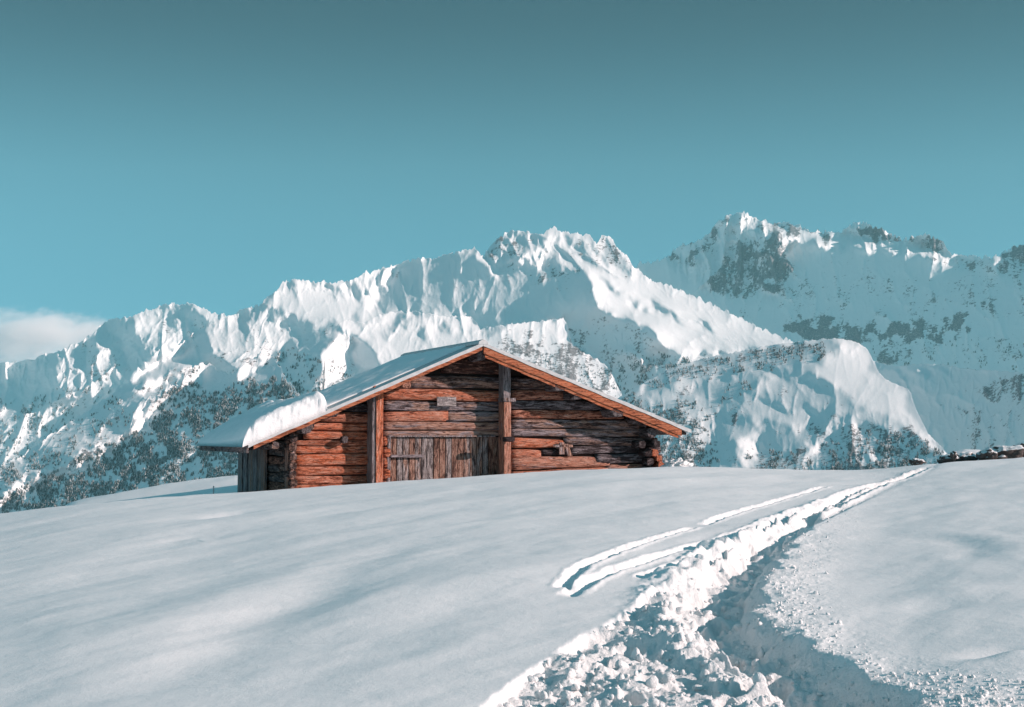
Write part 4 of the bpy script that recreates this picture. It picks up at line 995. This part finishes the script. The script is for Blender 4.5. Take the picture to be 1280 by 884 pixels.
def rock_mat():
    m, t, b = new_mat('dark boulder with lodged snow'); n = N(t)
    ge = n.node('ShaderNodeNewGeometry'); sx = n.node('ShaderNodeSeparateXYZ'); n.lk(ge.outputs['Normal'], sx.inputs[0])
    x = n.noise(n.coord(), 3.5, 6, .65); f = n.maprange(n.math('ADD', sx.outputs['Z'], n.math('MULTIPLY', n.math('SUBTRACT', x, .5), 1.1)), .50, .64)
    n.lk(n.mix(f, n.mix(n.noise(n.coord(), 8, 5, .7), (.03, .026, .026), (.15, .12, .11)), SNOW), b.inputs['Base Color'])
    b.inputs['Roughness'].default_value = .85; n.lk(n.bump(n.noise(n.coord(), 7, 6, .7), .8, .08), b.inputs['Normal']); return m
M_BOULD = rock_mat()
for i, (px, py, w, d, h, lab) in enumerate(((1146,577,.16,.2,.06,'small dark stone poking out of the snow where the trail meets the skyline'),
        (1186,575,.24,.3,.10,'dark snow-topped boulder left of the small snow mound on the skyline'),(1206,572,.30,.3,.11,'low cracked boulder just right of the small snow mound on the skyline'),
        (1233,569,.22,.3,.12,'pointed dark boulder between the snow mound and the long dark boulder'),(1256,566,.42,.4,.15,'long dark boulder with a thin snow edge near the right end of the skyline'),(1286,563,.34,.4,.19,'dark boulder cut by the right edge of the photo'),
        (1192,569,.07,.1,.09,'upright dark little stone at the left foot of the snow mound'))):
    tag(blob('boulder', px, py, 29.6+.3*(i % 3), w*.85, d, h*1.15, i+2, M_BOULD, .30, 4, .12, 1.5, .1), lab, 'boulder', 'boulders on the skyline of the snow field')
tag(blob('snow_mound', 1212, 572, 31, .55, .6, .20, 12, M_FIELD, .12, 4, .1), 'smooth little snow mound among the dark boulders on the skyline', 'snow')
hp = blob('snow_heap', 846, 583, 34.6, .34, .35, .17, 21, M_PACK, .42, 5, .05, 2.4); tag(hp, 'crumbly heap of snow against the right corner of the barn', 'snow')
sx_, sy_ = [float(v) for v in (ray(267, 612)[0]*33, 33)]
st = link_mesh('stake', *log_shape(0, .24, .014, 'z', (0, 0)), M_SHEET, None, True, {'tint': np.full(48, .1)[:0] if False else np.full(len(log_shape(0, .24, .014, 'z', (0, 0))[0]), .1)})
st.location = (sx_, sy_, float(ray(267, 618)[1])*33-.05); tag(st, 'thin pale stake standing in the snow left of the barn', 'stake')
# ------------------------------------------------------------------ cloud behind the far ridge
if CLOUD:
    m = bpy.data.materials.new('cloud vapour'); m.use_nodes = True; t = m.node_tree; t.nodes.clear(); n = N(t)
    out = n.node('ShaderNodeOutputMaterial'); pv = n.node('ShaderNodeVolumePrincipled'); n.lk(pv.outputs[0], out.inputs['Volume'])
    pv.inputs['Color'].default_value = (1, .985, .985, 1); pv.inputs['Anisotropy'].default_value = 0
    v = n.coord((1, 1, 1), 'Object')
    ln = n.node('ShaderNodeVectorMath', operation='LENGTH'); n.lk(v, ln.inputs[0])
    nz1 = n.noise(v, 2.3, 6, .62, .3)
    dn = n.maprange(n.math('ADD', n.math('SUBTRACT', 1.0, ln.outputs['Value']), n.math('MULTIPLY', n.math('SUBTRACT', nz1, .5), 1.7)), .12, .62, 0, CLOUD)
    n.lk(dn, pv.inputs['Density'])
    for i, (px, py, hw, hh, yy_) in enumerate(((26,424,92,42,CLOUD_Y),(108,422,58,34,CLOUD_Y+250),(64,408,40,26,CLOUD_Y+120))):
        import bmesh
        bm = bmesh.new(); bmesh.ops.create_icosphere(bm, subdivisions=3, radius=1.25); me = bpy.data.meshes.new('cloud'); bm.to_mesh(me); bm.free()
        o = bpy.data.objects.new('cloud', me); COL.objects.link(o); me.materials.append(m); k = yy_/FPX; dx, dz = ray(px, py)
        o.location = (float(dx)*yy_, yy_, float(dz)*yy_); o.scale = (hw*k, hw*k*.55, hh*k); tag(o, kind='stuff')
# ------------------------------------------------------------------ air
if HAZE:
    bm_v = [(x, y, z) for x in (-6500, 6500) for y in (-2600, 10600) for z in (-641, 2000)]
    o = link_mesh('haze', bm_v, [(0,1,3,2),(4,6,7,5),(0,4,5,1),(2,3,7,6),(0,2,6,4),(1,5,7,3)], None)
    fixn(o); m = bpy.data.materials.new('thin air'); m.use_nodes = True; t = m.node_tree; t.nodes.clear(); n = N(t)
    out = n.node('ShaderNodeOutputMaterial'); pv = n.node('ShaderNodeVolumePrincipled'); n.lk(pv.outputs[0], out.inputs['Volume'])
    pv.inputs['Color'].default_value = HAZE_COL+(1,); pv.inputs['Density'].default_value = HAZE; pv.inputs['Anisotropy'].default_value = 0
    o.data.materials.append(m); tag(o, kind='stuff')
